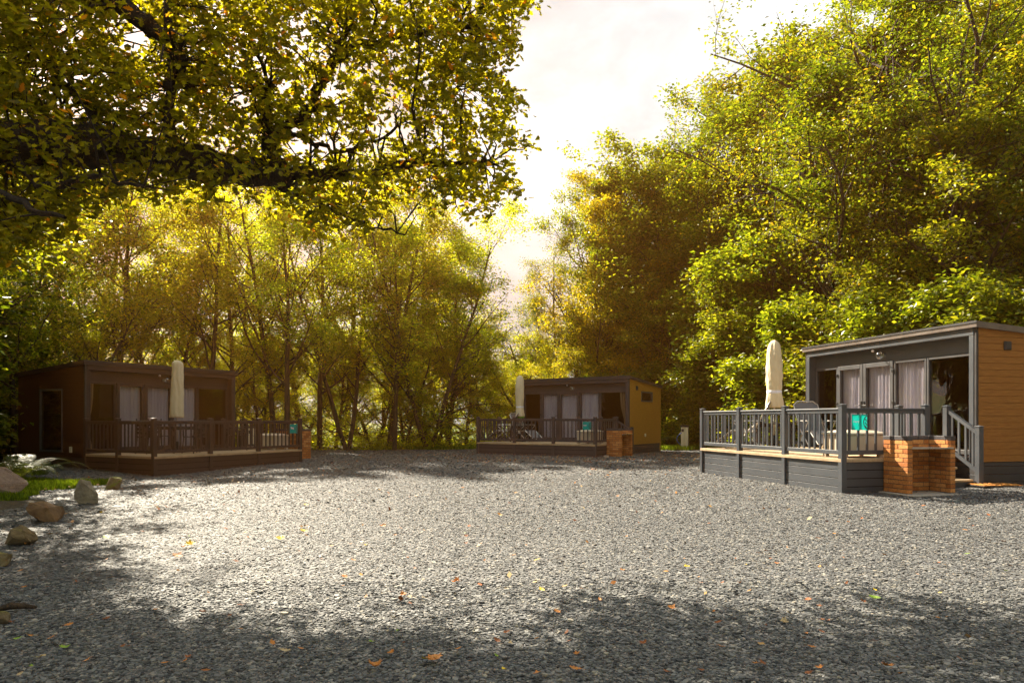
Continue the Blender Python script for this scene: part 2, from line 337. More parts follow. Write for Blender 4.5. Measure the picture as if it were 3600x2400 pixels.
# ------------------------------------------------------------------ slate chips
def chips(n, x, y, size, prism):
    k = 6 if prism else 5
    ang = np.sort(rs.rand(n, k)*.7+np.arange(k)[None]*1.0, 1)*(2*PI/k)
    rad = size[:,None]*(.75+.45*rs.rand(n, k)); asp = .55+.4*rs.rand(n)
    px = rad*np.cos(ang); py = rad*np.sin(ang)*asp[:,None]
    th = rs.rand(n)*2*PI; c, s = np.cos(th)[:,None], np.sin(th)[:,None]
    qx, qy = px*c-py*s, px*s+py*c
    t1, t2 = rs.randn(n)*.15, rs.randn(n)*.15
    base = gh(x, y)+.012+rs.rand(n)*size*.55+size*.12
    top = np.stack([x[:,None]+qx, y[:,None]+qy, base[:,None]+qx*t1[:,None]+qy*t2[:,None]], -1)
    r = rs.rand(n)
    if not prism:
        return top.reshape(-1,3), np.full(n,5), np.arange(n*5), np.repeat(r,5)
    bot = top.copy(); ctr = np.stack([x,y],-1)[:,None]
    bot[...,:2] = ctr+(bot[...,:2]-ctr)*1.12; bot[...,2] -= size[:,None]*.55
    V = np.concatenate([top, bot], 1).reshape(-1,3); o = (np.arange(n)*12)[:,None]
    f1 = o+np.arange(6)[None]
    sides = []
    for i in range(6):
        j = (i+1)%6; sides.append(np.concatenate([o+i, o+6+i, o+6+j, o+j], 1))
    sd = np.stack(sides, 1).reshape(n, 24)
    F = np.concatenate([f1, sd], 1).ravel(); cnt = np.tile([6,4,4,4,4,4,4], n)
    return V, cnt, F, np.repeat(r, 12)
def scatter(y0, y1, dens, margin=1.2):
    area = .73*(y1*y1-y0*y0)*2/2*1.0+margin*2*(y1-y0); n = int(area*dens*1.02)
    yy = np.sqrt(rs.rand(n)*(y1*y1-y0*y0)+y0*y0); xx = (rs.rand(n)*2-1)*(.735*yy+margin)
    k = inside(*wob(xx, yy)); return xx[k], yy[k]
Vs, Cs, Fs, Rs = [], [], [], []; off = 0
for (y0,y1,dens,sz,pr) in ((2.6,5.5,4600,.0098,True),(5.5,9.5,3400,.0108,False),(9.5,16,1900,.0140,False),(16,31,650,.0215,False)):
    xx, yy = scatter(y0, y1, dens)
    size = sz*np.exp(rs.randn(len(xx))*.28)
    V, c, F, r = chips(len(xx), xx, yy, size, pr)
    Vs.append(V); Cs.append(c); Fs.append(F+off); Rs.append(r); off += len(V)
tag(link('slate_gravel', mesh_np('slate_gravel', np.concatenate(Vs), np.concatenate(Cs), np.concatenate(Fs), np.concatenate(Rs), False, M['slate'])),
    'loose grey slate chippings covering the whole yard', 'gravel', kind='stuff')

# ------------------------------------------------------------------ fallen leaves
def leaf_outline(kind):
    if kind == 'oak':
        h = [(0,0),(.06,.12),(.17,.2),(.10,.3),(.26,.42),(.16,.52),(.30,.68),(.16,.75),(.14,.9),(0,1.0)]
    elif kind == 'maple':
        h = [(0,0),(.22,.05),(.42,.02),(.36,.2),(.55,.38),(.34,.42),(.36,.62),(.18,.58),(.14,.78),(0,1.0)]
    else:
        h = [(0,0),(.14,.2),(.22,.42),(.2,.65),(.1,.88),(0,1.0)]
    return h + [(-x, y) for x, y in h[-2:0:-1]]
def leaf_obj_mesh(kind, m, seed):
    r_ = random.Random(seed); o = leaf_outline(kind); mb = MB(); c1 = r_.uniform(.3,.9); c2 = r_.uniform(-.6,.6)
    vs = [(x, y-.5, c1*x*x+c2*(y-.5)**2+.04*r_.random()) for x, y in o]
    n = len(vs); vs.append((0, .05, .0)); fs = [(i, (i+1)%n, n) for i in range(n)]
    mb.add(vs, fs); mb.tube([(0,-.5,.01),(.03,-.72,.05)], .012, 4)
    return mb.mesh('fallen_leaf', m)
FL = {(k, c): [leaf_obj_mesh(k, M['fl_'+c], s) for s in (1,2)] for k in ('oak','maple','plain') for c in ('orange','yellow','green','tan','brown')}
def pix_ground(px, py):
    y = 1616*1.28/(py-964.3); return (px-1176)/1616*y, y
def put_leaf(kind, c, px, py, size, label, group, rr=rnd):
    x, y = pix_ground(px, py); me = rr.choice(FL[(kind, c)])
    o = link('fallen_leaf', me, None, (x, y, ghf(x,y)+.045), (rr.uniform(-.35,.35), rr.uniform(-.35,.35), rr.uniform(0,6.28)))
    size *= .68; o.scale = (size, size, size*rr.uniform(.7,1.5)); tag(o, label, 'leaf', group); return o
G_ = 'fallen leaves lying on the gravel'
for a in [('maple','yellow',440,1262,.17,'bright yellow lobed leaf by the edge of the tree shadow on the left gravel'),
          ('maple','yellow',645,1250,.14,'yellow leaf standing up on the sunlit gravel left of the yard middle'),
          ('maple','yellow',697,1231,.13,'ragged yellow leaf behind the upright yellow one'),
          ('maple','yellow',702,1165,.12,'farthest yellow leaf on the gravel in front of the left deck'),
          ('plain','green',243,1243,.22,'green leafy sprig on dark gravel near the mossy boulders'),
          ('oak','orange',433,1236,.14,'orange oak leaf just above the brightest yellow leaf'),
          ('maple','orange',997,1528,.13,'large orange brown leaf near the bottom edge left of centre'),
          ('maple','orange',862,1545,.11,'orange leaf at the very bottom of the gravel left of centre'),
          ('oak','orange',1322,1550,.10,'orange oak leaf at the bottom edge right of centre'),
          ('plain','green',2010,1390,.13,'fresh green leaf on the right gravel in front of the barbecue'),
          ('maple','orange',410,1286,.14,'orange leaf at the foot of the tree shadow on the left'),
          ('maple','yellow',1232,1297,.10,'small yellow leaf on the gravel at the yard centre'),
          ('oak','yellow',1245,1366,.10,'yellow oak leaf in front of the yard centre'),
          ('maple','orange',878,1216,.12,'orange leaf far out on the sunlit gravel'),
          ('oak','tan',655,1508,.12,'pale tan oak leaf at bottom left'),
          ('plain','yellow',980,1527,.13,'narrow yellow leaf touching the large orange brown one'),
          ('maple','orange',1045,1348,.10,'orange leaf curled up on the middle gravel')]:
    put_leaf(*a, G_)
for i in range(150):
    c = rnd.choices(['orange','brown','tan','green','yellow'], [9,6,2,1.2,1.0])[0]
    k = rnd.choice(['oak','maple','oak','plain'])
    py = 1150+420*rnd.random()**.8; px = rnd.uniform(0, 2352)
    zone = 'the shaded gravel at the front' if py > 1420 else ('the dark gravel on the left' if px < 480 and py > 1200 else 'the sunlit gravel')
    kn = {'oak':'lobed','maple':'pointed','plain':'narrow'}[k]
    put_leaf(k, c, px, py, rnd.uniform(.045,.085), f'small {c} {kn} leaf lying on {zone}', f'small {c} {kn} leaves on {zone}')
def litter(n, xy, s0, s1):
    x, y = xy; n = len(x); th = rs.rand(n)*2*PI; s = s0+(s1-s0)*rs.rand(n)
    d = np.stack([np.cos(th), np.sin(th), rs.randn(n)*.3], -1); w = np.stack([-np.sin(th), np.cos(th), rs.randn(n)*.3], -1)
    p = np.stack([x, y, gh(x,y)+.04+.03*rs.rand(n)], -1)
    V = np.stack([p-d*s[:,None]*.5, p+w*s[:,None]*.3, p+d*s[:,None]*.5, p-w*s[:,None]*.3], 1).reshape(-1,3)
    return V, np.repeat(rs.rand(n), 4)
lx, ly = scatter(3, 30, 6)
keep = rs.rand(len(lx)) < (.35+.65*np.exp(-((ly-23.5)/2.5)**2)+.5*(lx<-4)); lx, ly = lx[keep], ly[keep]
ex = rs.rand(1500)*11-3.5; ey = 20.5+rs.rand(1500)**1.3*6; 
V1, R1 = litter(0, (np.concatenate([lx,ex]), np.concatenate([ly,ey])), .03, .075)
tag(link('leaf_litter', mesh_np('leaf_litter', V1, np.full(len(V1)//4,4), np.arange(len(V1)), R1, False, M['stuffleaf'])), 'scraps of orange and brown leaf litter sprinkled over the gravel', 'leaf litter', kind='stuff')

# ------------------------------------------------------------------ trees
class Wood:
    def __init__(s): s.V = []; s.F = []; s.n = 0
    def tube(s, P, R, k):
        P = np.asarray(P, float); m = len(P)
        T = np.gradient(P, axis=0); T /= np.linalg.norm(T, axis=1)[:,None]+1e-9
        ref = np.array([.13,.21,.97]) if abs(T[0,2]) < .8 else np.array([.98,.1,.15])
        A = np.cross(T, ref); A /= np.linalg.norm(A, axis=1)[:,None]+1e-9; B = np.cross(T, A)
        t = np.arange(k)*2*PI/k
        V = P[:,None]+(A[:,None]*np.cos(t)[None,:,None]+B[:,None]*np.sin(t)[None,:,None])*np.asarray(R)[:,None,None]
        s.V.append(V.reshape(-1,3))
        i = np.arange((m-1)*k); r = i//k; c = i%k; j = (c+1)%k
        s.F.append(np.stack([r*k+c, r*k+j, (r+1)*k+j, (r+1)*k+c], -1)+s.n); s.n += m*k
    def mesh(s, name, m):
        F = np.concatenate(s.F); return mesh_np(name, np.concatenate(s.V), np.full(len(F),4), F.ravel(), None, True, m)
def vrand(r): 
    v = r.randn(3); return v/np.linalg.norm(v)
def path(r, p, d, L, n, wig, up):
    P = [np.array(p)]; d = np.array(d, float); D = [d]
    for i in range(n):
        d = d+vrand(r)*wig+np.array([0,0,up]); d /= np.linalg.norm(d); P.append(P[-1]+d*L/n); D.append(d)
    return np.array(P), D
def grow(r, wood, tips, p, d, L, rad, lev, maxlev, par):
    n = 7 if lev == 0 else (6 if lev == 1 else 4)
    P, D = path(r, p, d, L, n, par['wig'][lev], par['up'][lev])
    R = rad*(1-.72*np.linspace(0,1,n+1)**1.1)
    if rad > .004: wood.tube(P, R, 8 if lev == 0 else (6 if lev == 1 else (4 if lev == 2 else 3)))
    if lev == maxlev:
        for t in np.linspace(.25, 1, par['tipn']): tips.append(P[0]*(1-t)+P[-1]*t)
        return
    nb = par['nb'][lev]; s0 = par['start'][lev]
    for k in range(nb):
        t = s0+(1-s0)*(k+r.rand()*.9)/nb; t = min(t, .99)
        x = t*n; i = min(int(x), n-1); q = P[i]*(1-x+i)+P[i+1]*(x-i); dd = D[i+1]
        side = vrand(r); side -= dd*side.dot(dd); side /= np.linalg.norm(side)+1e-9
        a = par['ang'][lev]*(.7+.6*r.rand()); nd = dd*math.cos(a)+side*math.sin(a)
        Lk = L*par['len'][lev]*(1-.55*max(0,(t-s0)/(1-s0+1e-6))*par['taper'])*(.7+.6*r.rand())
        rk = R[min(i+1,n)]*.62 if lev else R[min(i+1,n)]*.55
        grow(r, wood, tips, q, nd, Lk, rk, lev+1, maxlev, par)
    tips.append(P[-1])
def seed_of(r): return r.rand()*6.28
def leaves_mesh(name, r, tips, per, size, sig, m, flat=.6, aspect=.55, droop=.25):
    T_ = np.asarray(tips); q = T_*(2.6 if sig > .15 else 1.0)
    nz = np.sin(q[:,0]+1.3*np.sin(q[:,1]*.8+seed_of(r)))+np.sin(q[:,1]*1.1+1.2*np.sin(q[:,2]))+np.sin(q[:,2]*1.3+np.sin(q[:,0]*.9))
    cnt_ = np.maximum(0, np.round(per*np.clip(1.0+.62*nz, .12, 2.3))).astype(int)
    C = np.repeat(T_, cnt_, 0); n = len(C)
    C = C+r.randn(n,3)*np.array([sig,sig,sig*flat])
    a = r.randn(n,3); a[:,2] = a[:,2]*.35-droop; a /= np.linalg.norm(a,axis=1)[:,None]
    nn = r.randn(n,3)*.55+np.array([0,0,1.]); w = np.cross(nn, a); w /= np.linalg.norm(w,axis=1)[:,None]+1e-9; nn = np.cross(a, w)
    L = (size*(.65+.7*r.rand(n)))[:,None]; W = L*aspect*.5
    mid = C+a*L*.45+nn*L*.06*(r.rand(n)[:,None]*2-.5)
    V = np.stack([C, mid+w*W, C+a*L-nn*L*.12, mid-w*W], 1).reshape(-1,3)
    return mesh_np(name, V, np.full(n,4), np.arange(n*4), np.repeat(r.rand(n), 4), False, m)
def tree_proto(seed, H, par, rad, per, size, sig, lm, bm, stems=1, lean=.08, clearfrac=None, name='crown'):
    r = np.random.RandomState(seed); wood = Wood(); tips = []
    for s_ in range(stems):
        d = np.array([r.randn()*lean, r.randn()*lean, 1.])
        if stems > 1: a = s_*2*PI/stems+r.rand(); d[:2] += np.array([math.cos(a), math.sin(a)])*par.get('spread', .25)
        d /= np.linalg.norm(d)
        grow(r, wood, tips, [r.randn()*.12*(stems>1), r.randn()*.12*(stems>1), -.3], d, H*(.8+.2*r.rand() if stems>1 else .93), rad, 0, par['lev'], par)
    tips = np.array(tips); tips = tips[tips[:,2] > par.get('minz', .5)]
    return wood.mesh('trunk', bm), leaves_mesh(name, r, tips, per, size, sig, lm), len(tips)*per
parA = dict(wig=[.07,.16,.25,.3], up=[.03,.10,.05,0], nb=[17,7,4], start=[.24,.28,.22], ang=[.85,.75,.7], len=[.30,.45,.5], taper=.8, lev=3, tipn=2, minz=2.0)
parB = dict(wig=[.10,.20,.28,.3], up=[.03,.06,.03,-.02], nb=[17,9,6], start=[.2,.2,.2], ang=[1.0,.8,.75], len=[.44,.42,.40], taper=.6, lev=3, tipn=2, minz=1.0)
parC = dict(wig=[.12,.22,.3,.3], up=[.02,.03,0,-.02], nb=[13,6,4], start=[.08,.15,.2], ang=[.9,.8,.7], len=[.34,.45,.5], taper=.5, lev=3, tipn=2, minz=.1, spread=.36)
protos = {}
def P(kind, *a, **k):
    t, c, n = tree_proto(*a, **k); protos.setdefault(kind, []).append((t, c, a[1])); print('proto', kind, n)
for sd in (1,2,3): P('slim', sd, 12, parA, .13, 12, .108, .17, M['leaf_wood'], M['bark'])
P('slim', 5, 12, parA, .10, 11, .105, .17, M['leaf_wood'], M['bark'], stems=2, lean=.08)
for sd in (11,12,13): P('broad', sd, 12, parB, .24, 15, .135, .20, M['leaf_ash'], M['bark'], lean=.12)
parL = dict(parB); parL.update(wig=[.16,.26,.3,.3], nb=[11,7,6], len=[.62,.42,.40], up=[.03,.0,.03,-.02])
P('limby', 18, 12, parL, .36, 8, .13, .20, M['leaf_ash'], M['bark'], lean=.2)
P('limby', 19, 12, parL, .36, 8, .13, .20, M['leaf_ash'], M['bark'], lean=.2)
P('yellow', 14, 12, parB, .22, 13, .13, .20, M['leaf_yellow'], M['bark'], lean=.1)
P('open', 16, 12, parA, .13, 16, .09, .22, M['leaf_ash'], M['bark_pale'], lean=.1)
for sd in (21,22,23): P('bush', sd, 4, parC, .035, 12, .115, .18, M['leaf_hazel'], M['bark'], stems=6)
parD = dict(parB); parD.update(start=[.10,.2,.2], nb=[17,7,5])
P('dark', 31, 9, parD, .15, 13, .11, .20, M['leaf_wood'], M['bark'])
P('dark', 32, 9, parD, .15, 13, .11, .20, M['leaf_wood'], M['bark'], stems=2)
tree_rows = {}
def tree(kind, v, x, y, H, rz, wide=1.0, row='', tilt=0.0, desc=''):
    t, c, h0 = protos[kind][v % len(protos[kind])]
    nm = 'shrub' if kind == 'bush' else 'tree'
    o = link(nm, None, None, (x, y, ghf(x,y)-.05), (tilt, tilt*.5, rz)); s = H/h0; o.scale = (s*wide, s*wide, s)
    link('trunk', t, o); link('crown', c, o)
    tree_rows.setdefault((row, desc), []).append(o); o['category'] = nm
    return o
def vx(px, y): return (px-1176)/1616*y
rt = random.Random(5)
DS = {'slim':'slim tree with airy leaves','broad':'broad leafy tree with sweeping limbs','limby':'broad tree showing long dark crooked limbs','yellow':'yellowing broad leafy tree','open':'sparse feathery tree with pale limbs','bush':'bright green hazel shrub','dark':'low dark leafy tree'}
def row(name, items, kind=None):
    for it in items:
        k, px, y, H = it[:4]; w = it[4] if len(it) > 4 else 1.0
        tree(k, rt.randrange(9), vx(px, y), y, H, rt.uniform(0,6.28), w, name, rt.uniform(-.04,.04), DS[k])
# left wood: front row, middle row, back row
row('at the front of the left wood', [('slim',x,y,h,w) for x,y,h,w in
    [(150,27,11.5,1.0),(255,26.5,11,1.1),(370,28,11.5,1.0),(465,27.5,11,1),(545,29,11,1),(640,28.5,11.5,1),(655,27,9.5,1.15),(735,30,11.3,1),(800,29.5,11,1.1),(890,31,11.5,1.15),(905,29.8,9.5,1),(985,31,11.0,1.2),]])
row('deeper inside the left wood', [('slim',x,y,h,1.1) for x,y,h in
    [(90,33,12.5),(250,35,12.5),(420,34,12.5),(560,36,13),(700,36,14),(790,35,14),(880,37,14),(960,36,12),(1030,38,10.5)]])
row('low in the left wood', [('dark',x,y,h,1.1) for x,y,h in
    [(40,22,6),(120,24,6),(520,31,5),(600,30.5,4.6),(690,33,5.2),(770,32,4.8),(860,33,5.6),(930,32.5,5),(1000,33.5,5.6),(1030,33.5,8.2),(1070,35,5.6),(1108,37,4.6),(560,38,6),(820,40,6.5),(640,42,6.5),(980,42,7)]])
row('at the back of the left wood', [('dark',x,y,h,1.3) for x,y,h in
    [(-60,44,7),(60,46,7.5),(190,47,7),(310,46,7),(430,45,6.5),(540,47,7),(660,50,7.5),(780,47,7.5),(890,46,7.5),(970,49,8),(1030,46,7)]])
row('by the left yard edge', [('broad',x,y,h,w) for x,y,h,w in [(-60,19,9.5,1.0),(60,26,10.5,1.0),(-160,25,12,1),(210,30,10.5,1.0),(-560,11.0,10,1.1)]])
row('at the left end of the yard', [('slim',-250,14.0,15.5,1.15),('slim',-400,13.0,15,1.1),('slim',-330,16.5,16,1.1),('slim',-520,14.5,16,1.2)])
# distance behind the middle cabin
row('in the distance behind the middle cabin', [('dark',x,y,h,w) for x,y,h,w in
    [(1140,42,4.4,1.3),(1190,40,5.0,1.3),(1165,50,5.4,1.4),(1250,44,7.0,1.3),(1300,39,6.5,1.2),(1230,36,4.6,1.2),(1115,45,4.6,1.3),(1360,38,6.5,1.2)]])
# right hillside
row('low on the right hillside', [('broad',1325,41,13.0,.85),('yellow',1395,39,13.2,.85),('broad',1470,37,13.2,.95),('broad',1580,36,9.6,1.1),('open',1280,41,11.8,.8),('yellow',1520,35,8.0,1.0),('broad',1680,34,9.4,1.15),('broad',1830,28,8.2,1.2),('open',1262,43,9.0,.75)])
row('halfway up the right hillside', [('broad',1500,38,16.2,.95),('broad',1590,36,16.4,1.0),('broad',1440,40,13.8,.9),('broad',1520,40,14.5,1.0),('open',1600,37,15.0,1.0),('broad',1660,35,14.0,1.1),('broad',1790,32,12.8,1.15),('limby',1990,27,11.2,.9),('limby',2110,24.5,10.4,.95),('open',1720,35,13.5,1.0),('yellow',1450,42,11.5,1.0)])
row('high on the right hillside', [('broad',1840,36,15.0,1.2),('broad',1930,33,14.5,1.2),('broad',2060,29,13.5,1.2),('limby',2210,26,12.8,1.0),('broad',2320,23,10.5,1.1),('broad',2260,33,15,1.2),('broad',2120,36,16,1.2),('broad',2440,26,12,1.2),('broad',1960,42,14,1.2),('broad',2420,18.5,8.5,1.0),('broad',1890,30,13.5,1.2),('broad',2040,26,13,1.1),('broad',2200,22.5,10.5,1.1)])
row('at the foot of the right slope', [('bush',x,y,h,w) for x,y,h,w in
    [(1530,35.8,4.2,1.1),(1580,35.0,4.6,1.1),(1640,33.5,4.8,1.1),(1690,31.0,5.0,1.2),(1745,29,5.2,1.25),(1800,27.5,5.0,1.25),(1850,26,5.2,1.2),(1900,24.8,5.0,1.2),(1960,23.5,5.2,1.2),(2030,22.2,5.0,1.2),(2110,20.8,5.0,1.15),(2200,19.5,5.0,1.15),(2300,18.4,5.0,1.1),(1490,36.5,4.4,1.2),(1440,38,4.4,1.2),(1555,38,5.5,1.2),(1620,36.5,6,1.2),(1720,32.5,6.4,1.2),(1820,30,6.4,1.2),(1390,37,4.2,1.2)]])
row('on the bank behind the left cabin', [('bush',x,y,h,1.1) for x,y,h in [(-20,25,4.2),(-90,23,4.2),(40,28,4.6),(-60,29,5),(-270,20,6.5),(-330,17,6),(-200,22,6),(-420,14.5,5.5)]])  # last four shrubs are unseen, added to darken what the side glass reflects
for k_, (x_, y_, h_) in enumerate([(-17,9,12),(-20,3,13),(-18,-4,12),(-24,12,14),(-26,5,14),(-27,20,13),(-22,17,11),(-9,-12,14),(-2,-14,14),(5,-13,14),(12,-11,14),(18,-6,13),(21,1,12)]):  # unseen trees added to block sky light and deepen the shade
    o_ = tree('broad' if k_ % 2 else 'dark', k_, x_, y_, h_, k_*1.7, 1.25, 'x', 0, 'y'); o_['label'] = 'tall leafy tree of the wood around the yard, outside the picture'; o_['group'] = 'trees outside the picture'
tree_rows.pop(('x', 'y'))
NUM = ['leftmost','second','third','fourth','fifth','sixth','seventh','eighth','ninth','tenth','eleventh','twelfth','thirteenth','fourteenth','fifteenth','sixteenth','seventeenth','eighteenth','nineteenth','twentieth']
for (rw, ds), L_ in tree_rows.items():
    L_.sort(key=lambda o: o.location.x/o.location.y)
    for i, o in enumerate(L_):
        o['label'] = f'{ds} {rw}' if len(L_) == 1 else (f'{ds}, {NUM[i]} from the left {rw}' if i else f'{ds}, leftmost {rw}')
        o['group'] = ('shrubs ' if 'shrub' in ds else 'trees ')+rw

# ------------------------------------------------------------------ the oak overhanging from the left
def at(px, py, y):
    y = y*.69; return np.array([(px-1176)/1616*y, y, 1.28+(964.3-py)/1616*y])
def build_oak():
    r = np.random.RandomState(42)
    wood = Wood()
    nodes = []
    def limb(pts, r0, r1, k=8):
        Pp = np.array([at(*p) if len(p) == 3 and p[0] != 'w' else np.array(p[1:]) for p in pts])
        t = np.linspace(0, 1, len(Pp)); tt = np.linspace(0, 1, (len(Pp)-1)*5+1)
        Q = np.stack([np.interp(tt, t, Pp[:,i]) for i in range(3)], -1)
        for _ in range(2): Q[1:-1] = (Q[:-2]+2*Q[1:-1]+Q[2:])/4
        Q[1:-1] += r.randn(len(Q)-2,3)*.018
        R = np.linspace(r0, r1, len(Q))*(1+.10*r.randn(len(Q)))
        wood.tube(Q, R, k); nodes.extend(zip(Q, np.linspace(r0, r1, len(Q))))
    limb([('w',-7.9,6.4,-.3),('w',-7.8,6.5,2.0),('w',-7.6,6.6,4.0),('w',-7.3,6.7,6.4),('w',-6.7,6.9,9.0)], .40, .18, 14)
    limb([('w',-7.62,6.6,3.6),(-180,330,10.2),(20,325,10.5),(250,340,10.8),(420,365,11.0),(560,383,11.2),(640,388,11.3)], .27, .11, 10)
    limb([(330,352,10.9),(440,392,10.8),(560,408,10.9),(650,412,11.0),(672,400,11.1),(760,398,11.3),(850,402,11.5),(930,372,11.7),(1040,378,11.9),(1130,372,12.0)], .13, .025)
    limb([(640,388,11.3),(630,350,11.3),(612,300,11.4),(608,250,11.5),(622,200,11.6)], .085, .035)
    limb([(630,350,11.3),(612,312,11.3),(650,292,11.4),(700,262,11.5),(735,200,11.6),(765,140,11.7),(850,92,11.9),(960,78,12.1),(1080,60,12.2)], .085, .025)
    limb([(765,140,11.7),(800,60,11.8),(840,-60,12),(900,-220,12.2)], .05, .02)
    limb([(425,365,11.0),(392,320,10.8),(385,240,10.7),(398,150,10.6),(385,60,10.5),(400,-80,10.4)], .075, .035)
    limb([('w',-7.3,6.7,6.3),(60,-120,10.0),(260,-5,10.2),(335,55,10.4),(405,120,10.5),(440,210,10.8)], .16, .04)
    limb([('w',-7.15,6.75,7.2),(150,-300,10.5),(420,-200,11),(700,-150,11.5),(950,-90,12),(1150,-20,12.2)], .16, .03)
    limb([('w',-7.0,6.8,8.1),(300,-550,10.5),(600,-450,11),(850,-380,11.5),(1080,-260,12)], .15, .03)
    limb([(640,300,11.4),(720,332,11.7),(800,350,11.9),(880,318,12.1),(960,250,12.2),(1050,200,12.3)], .03, .012, 5)
    limb([(800,350,11.9),(850,300,12),(830,260,12.1)], .02, .01, 5)
    limb([(600,412,11.0),(680,450,11.2),(760,480,11.4),(850,520,11.5),(930,540,11.6)], .03, .01, 5)
    limb([(-180,330,10.2),(-60,420,9.6),(60,470,9.2),(150,500,9.0)], .06, .015, 6)
    limb([(20,325,10.5),(90,440,10.0),(200,400,9.8),(330,430,9.7)], .05, .015, 6)
    limb([(250,340,10.8),(200,250,11.3),(130,170,11.6),(60,100,11.8)], .07, .02, 6)
    NP = np.array([q for q, _ in nodes])
    poly = [(1235,-20),(1200,30),(1190,80),(1160,120),(1150,190),(1172,225),(1188,262),(1170,300),(1202,335),(1198,378),(1168,410),(1160,445),(1125,485),(1055,505),(1040,465),(1000,470),(950,445),(905,430),(870,445),(850,520),(790,540),(700,500),(640,470),(560,440),(500,430),(470,465),(430,440),(380,450),(320,440),(250,470),(190,480),(130,520),(100,575),(60,560),(0,600),(-500,600),(-500,-900),(900,-900),(1150,-500)]
    holes = [(310,88,50,42),(735,338,85,26),(560,235,28,18),(745,205,42,14),(905,300,45,22),(860,345,40,20),(650,215,14,20),(505,190,16,10),(1035,260,18,12),(600,300,20,10),(430,290,16,12),(960,130,18,12),(520,330,25,9),(1110,330,12,9),(690,60,16,10),(880,190,22,10),(800,120,20,9),(1080,140,10,16),(250,250,20,9)]
    n = 17000
    px = r.rand(n*3)*1760-510; py = r.rand(n*3)*1520-910
    # thin out the part above the frame
    w = np.where(py < -20, .38, 1.0)*np.where(px < -20, .5, 1.0)
    cl = np.sin(px*.021+np.sin(py*.017)*2)*np.sin(py*.025+np.cos(px*.013)*2)
    jx = 22*np.sin(py*.06+3*np.sin(px*.03))+10*r.randn(len(px)); jy = 22*np.sin(px*.055+3*np.sin(py*.04))+10*r.randn(len(px))
    cl2 = np.sin(px*.047+2*np.sin(py*.031+1))*np.sin(py*.052+2*np.cos(px*.037))
    k = inside(px+jx*(py>-50), py+jy*(py>-50), poly) & (rs.rand(len(px)) < w*(.66+.35*cl+.45*cl2))
    for (hx,hy,a,b) in holes: k &= (((px-hx)/a)**2+((py-hy)/b)**2 > .8+.5*rs.rand(len(px)))
    px, py = px[k][:n], py[k][:n]
    yy = 10.6+1.2*(px/1200)+r.randn(len(px))*.85
    yy = np.clip(yy+.45, 8.9, 15)*.69
    C = np.stack([(px-1176)/1616*yy, yy, 1.28+(964.3-py)/1616*yy], -1)
    # twigs: from a sub-set of points to the nearest limb node
    sub = C[r.permutation(len(C))[:1500]]
    for c in sub:
        d = np.linalg.norm(NP-c, axis=1); j = int(np.argmin(d+r.rand(len(d))*.35)); q = NP[j]; L = d[j]
        if L < .1 or L > 2.6: continue
        m1 = q*.6+c*.4+vrand(r)*L*.10+np.array([0,0,.08*L]); m2 = q*.25+c*.75+vrand(r)*L*.08
        r0 = min(.010+.008*L, nodes[j][1]*.7); wood.tube(np.array([q,m1,m2,c]), [r0, r0*.7, r0*.45, .003], 4)
    # leaves: rosettes of lobed leaves
    C = np.repeat(C, 4, 0); n = len(C); C = C+r.randn(n,3)*.048
    h = leaf_outline('oak'); K = len(h); hx = np.array([p[0] for p in h])*1.05; hy = np.array([p[1] for p in h])
    a = r.randn(n,3); a[:,2] = a[:,2]*.5-.25; a /= np.linalg.norm(a,axis=1)[:,None]
    nn = r.randn(n,3)*.6+np.array([0,0,1.]); w_ = np.cross(nn,a); w_ /= np.linalg.norm(w_,axis=1)[:,None]; nn = np.cross(a,w_)
    L = .088*(.65+.7*r.rand(n)); cur = r.randn(n)*.25; fold = .2+.5*r.rand(n)
    V = C[:,None]+a[:,None]*(L[:,None]*hy[None])[...,None]+w_[:,None]*(L[:,None]*hx[None])[...,None]+nn[:,None]*(L[:,None]*(fold[:,None]*np.abs(hx)[None]+cur[:,None]*(hy[None]-.5)**2))[...,None]
    half = (K)//2
    right = list(range(0, half+1)); left = [0]+list(range(half, K))
    o = (np.arange(n)*K)[:,None]
    F = np.concatenate([o+np.array(right)[None], o+np.array(left)[None]], 1).ravel(); cnt = np.tile([len(right), len(left)], n)
    t = thing('oak_tree', 'huge old oak with lobed leaves, its crooked limbs hanging over the yard from the left', 'tree')
    t.location = (-7.9, 6.4, 0)
    a1 = link('trunk', wood.mesh('trunk', M['oakbark']), t); a2 = link('crown', mesh_np('crown', V.reshape(-1,3), cnt, F, np.repeat(r.rand(n), K), False, M['leaf_oak']), t)
    for q in (a1, a2): q.location = (7.9, -6.4, 0)
build_oak()

# ------------------------------------------------------------------ cabins
W, VD, G, H, DR, RH = 4.88, 2.84, 3.09, 2.476, .234, .945
class Site:
    def __init__(s, x, y, yaw, deck): s.x, s.y, s.yaw, s.deck = x, y, yaw, deck
    def pt(s, u, v, z=0): return (s.x+u*math.cos(s.yaw)+v*math.sin(s.yaw), s.y+u*math.sin(s.yaw)-v*math.cos(s.yaw), z)
S_R = Site(7.356, 17.613, -1.3356, .61); S_M = Site(.277, 28.848, -.578, .453); S_L = Site(-11.30, 18.61, 1.084, .386)
def clip_top(y0, y1, z0, z1, top):     # rectangle in (y,z) clipped under sloping line top(y)
    pts = [(y0,z0),(y1,z0),(y1,z1),(y0,z1)]; out = []
    for i in range(4):
        a, b = pts[i], pts[(i+1)%4]; da, db = top(a[0])-a[1], top(b[0])-b[1]
        if da >= 0: out.append(a)
        if (da >= 0) != (db >= 0):
            t = da/(da-db); out.append((a[0]+(b[0]-a[0])*t, a[1]+(b[1]-a[1])*t))
    return out
BAYS = [(.15,.97,'window'),(.97,1.81,'door'),(1.81,2.71,'door'),(2.71,3.58,'window'),(3.58,4.73,'window')]
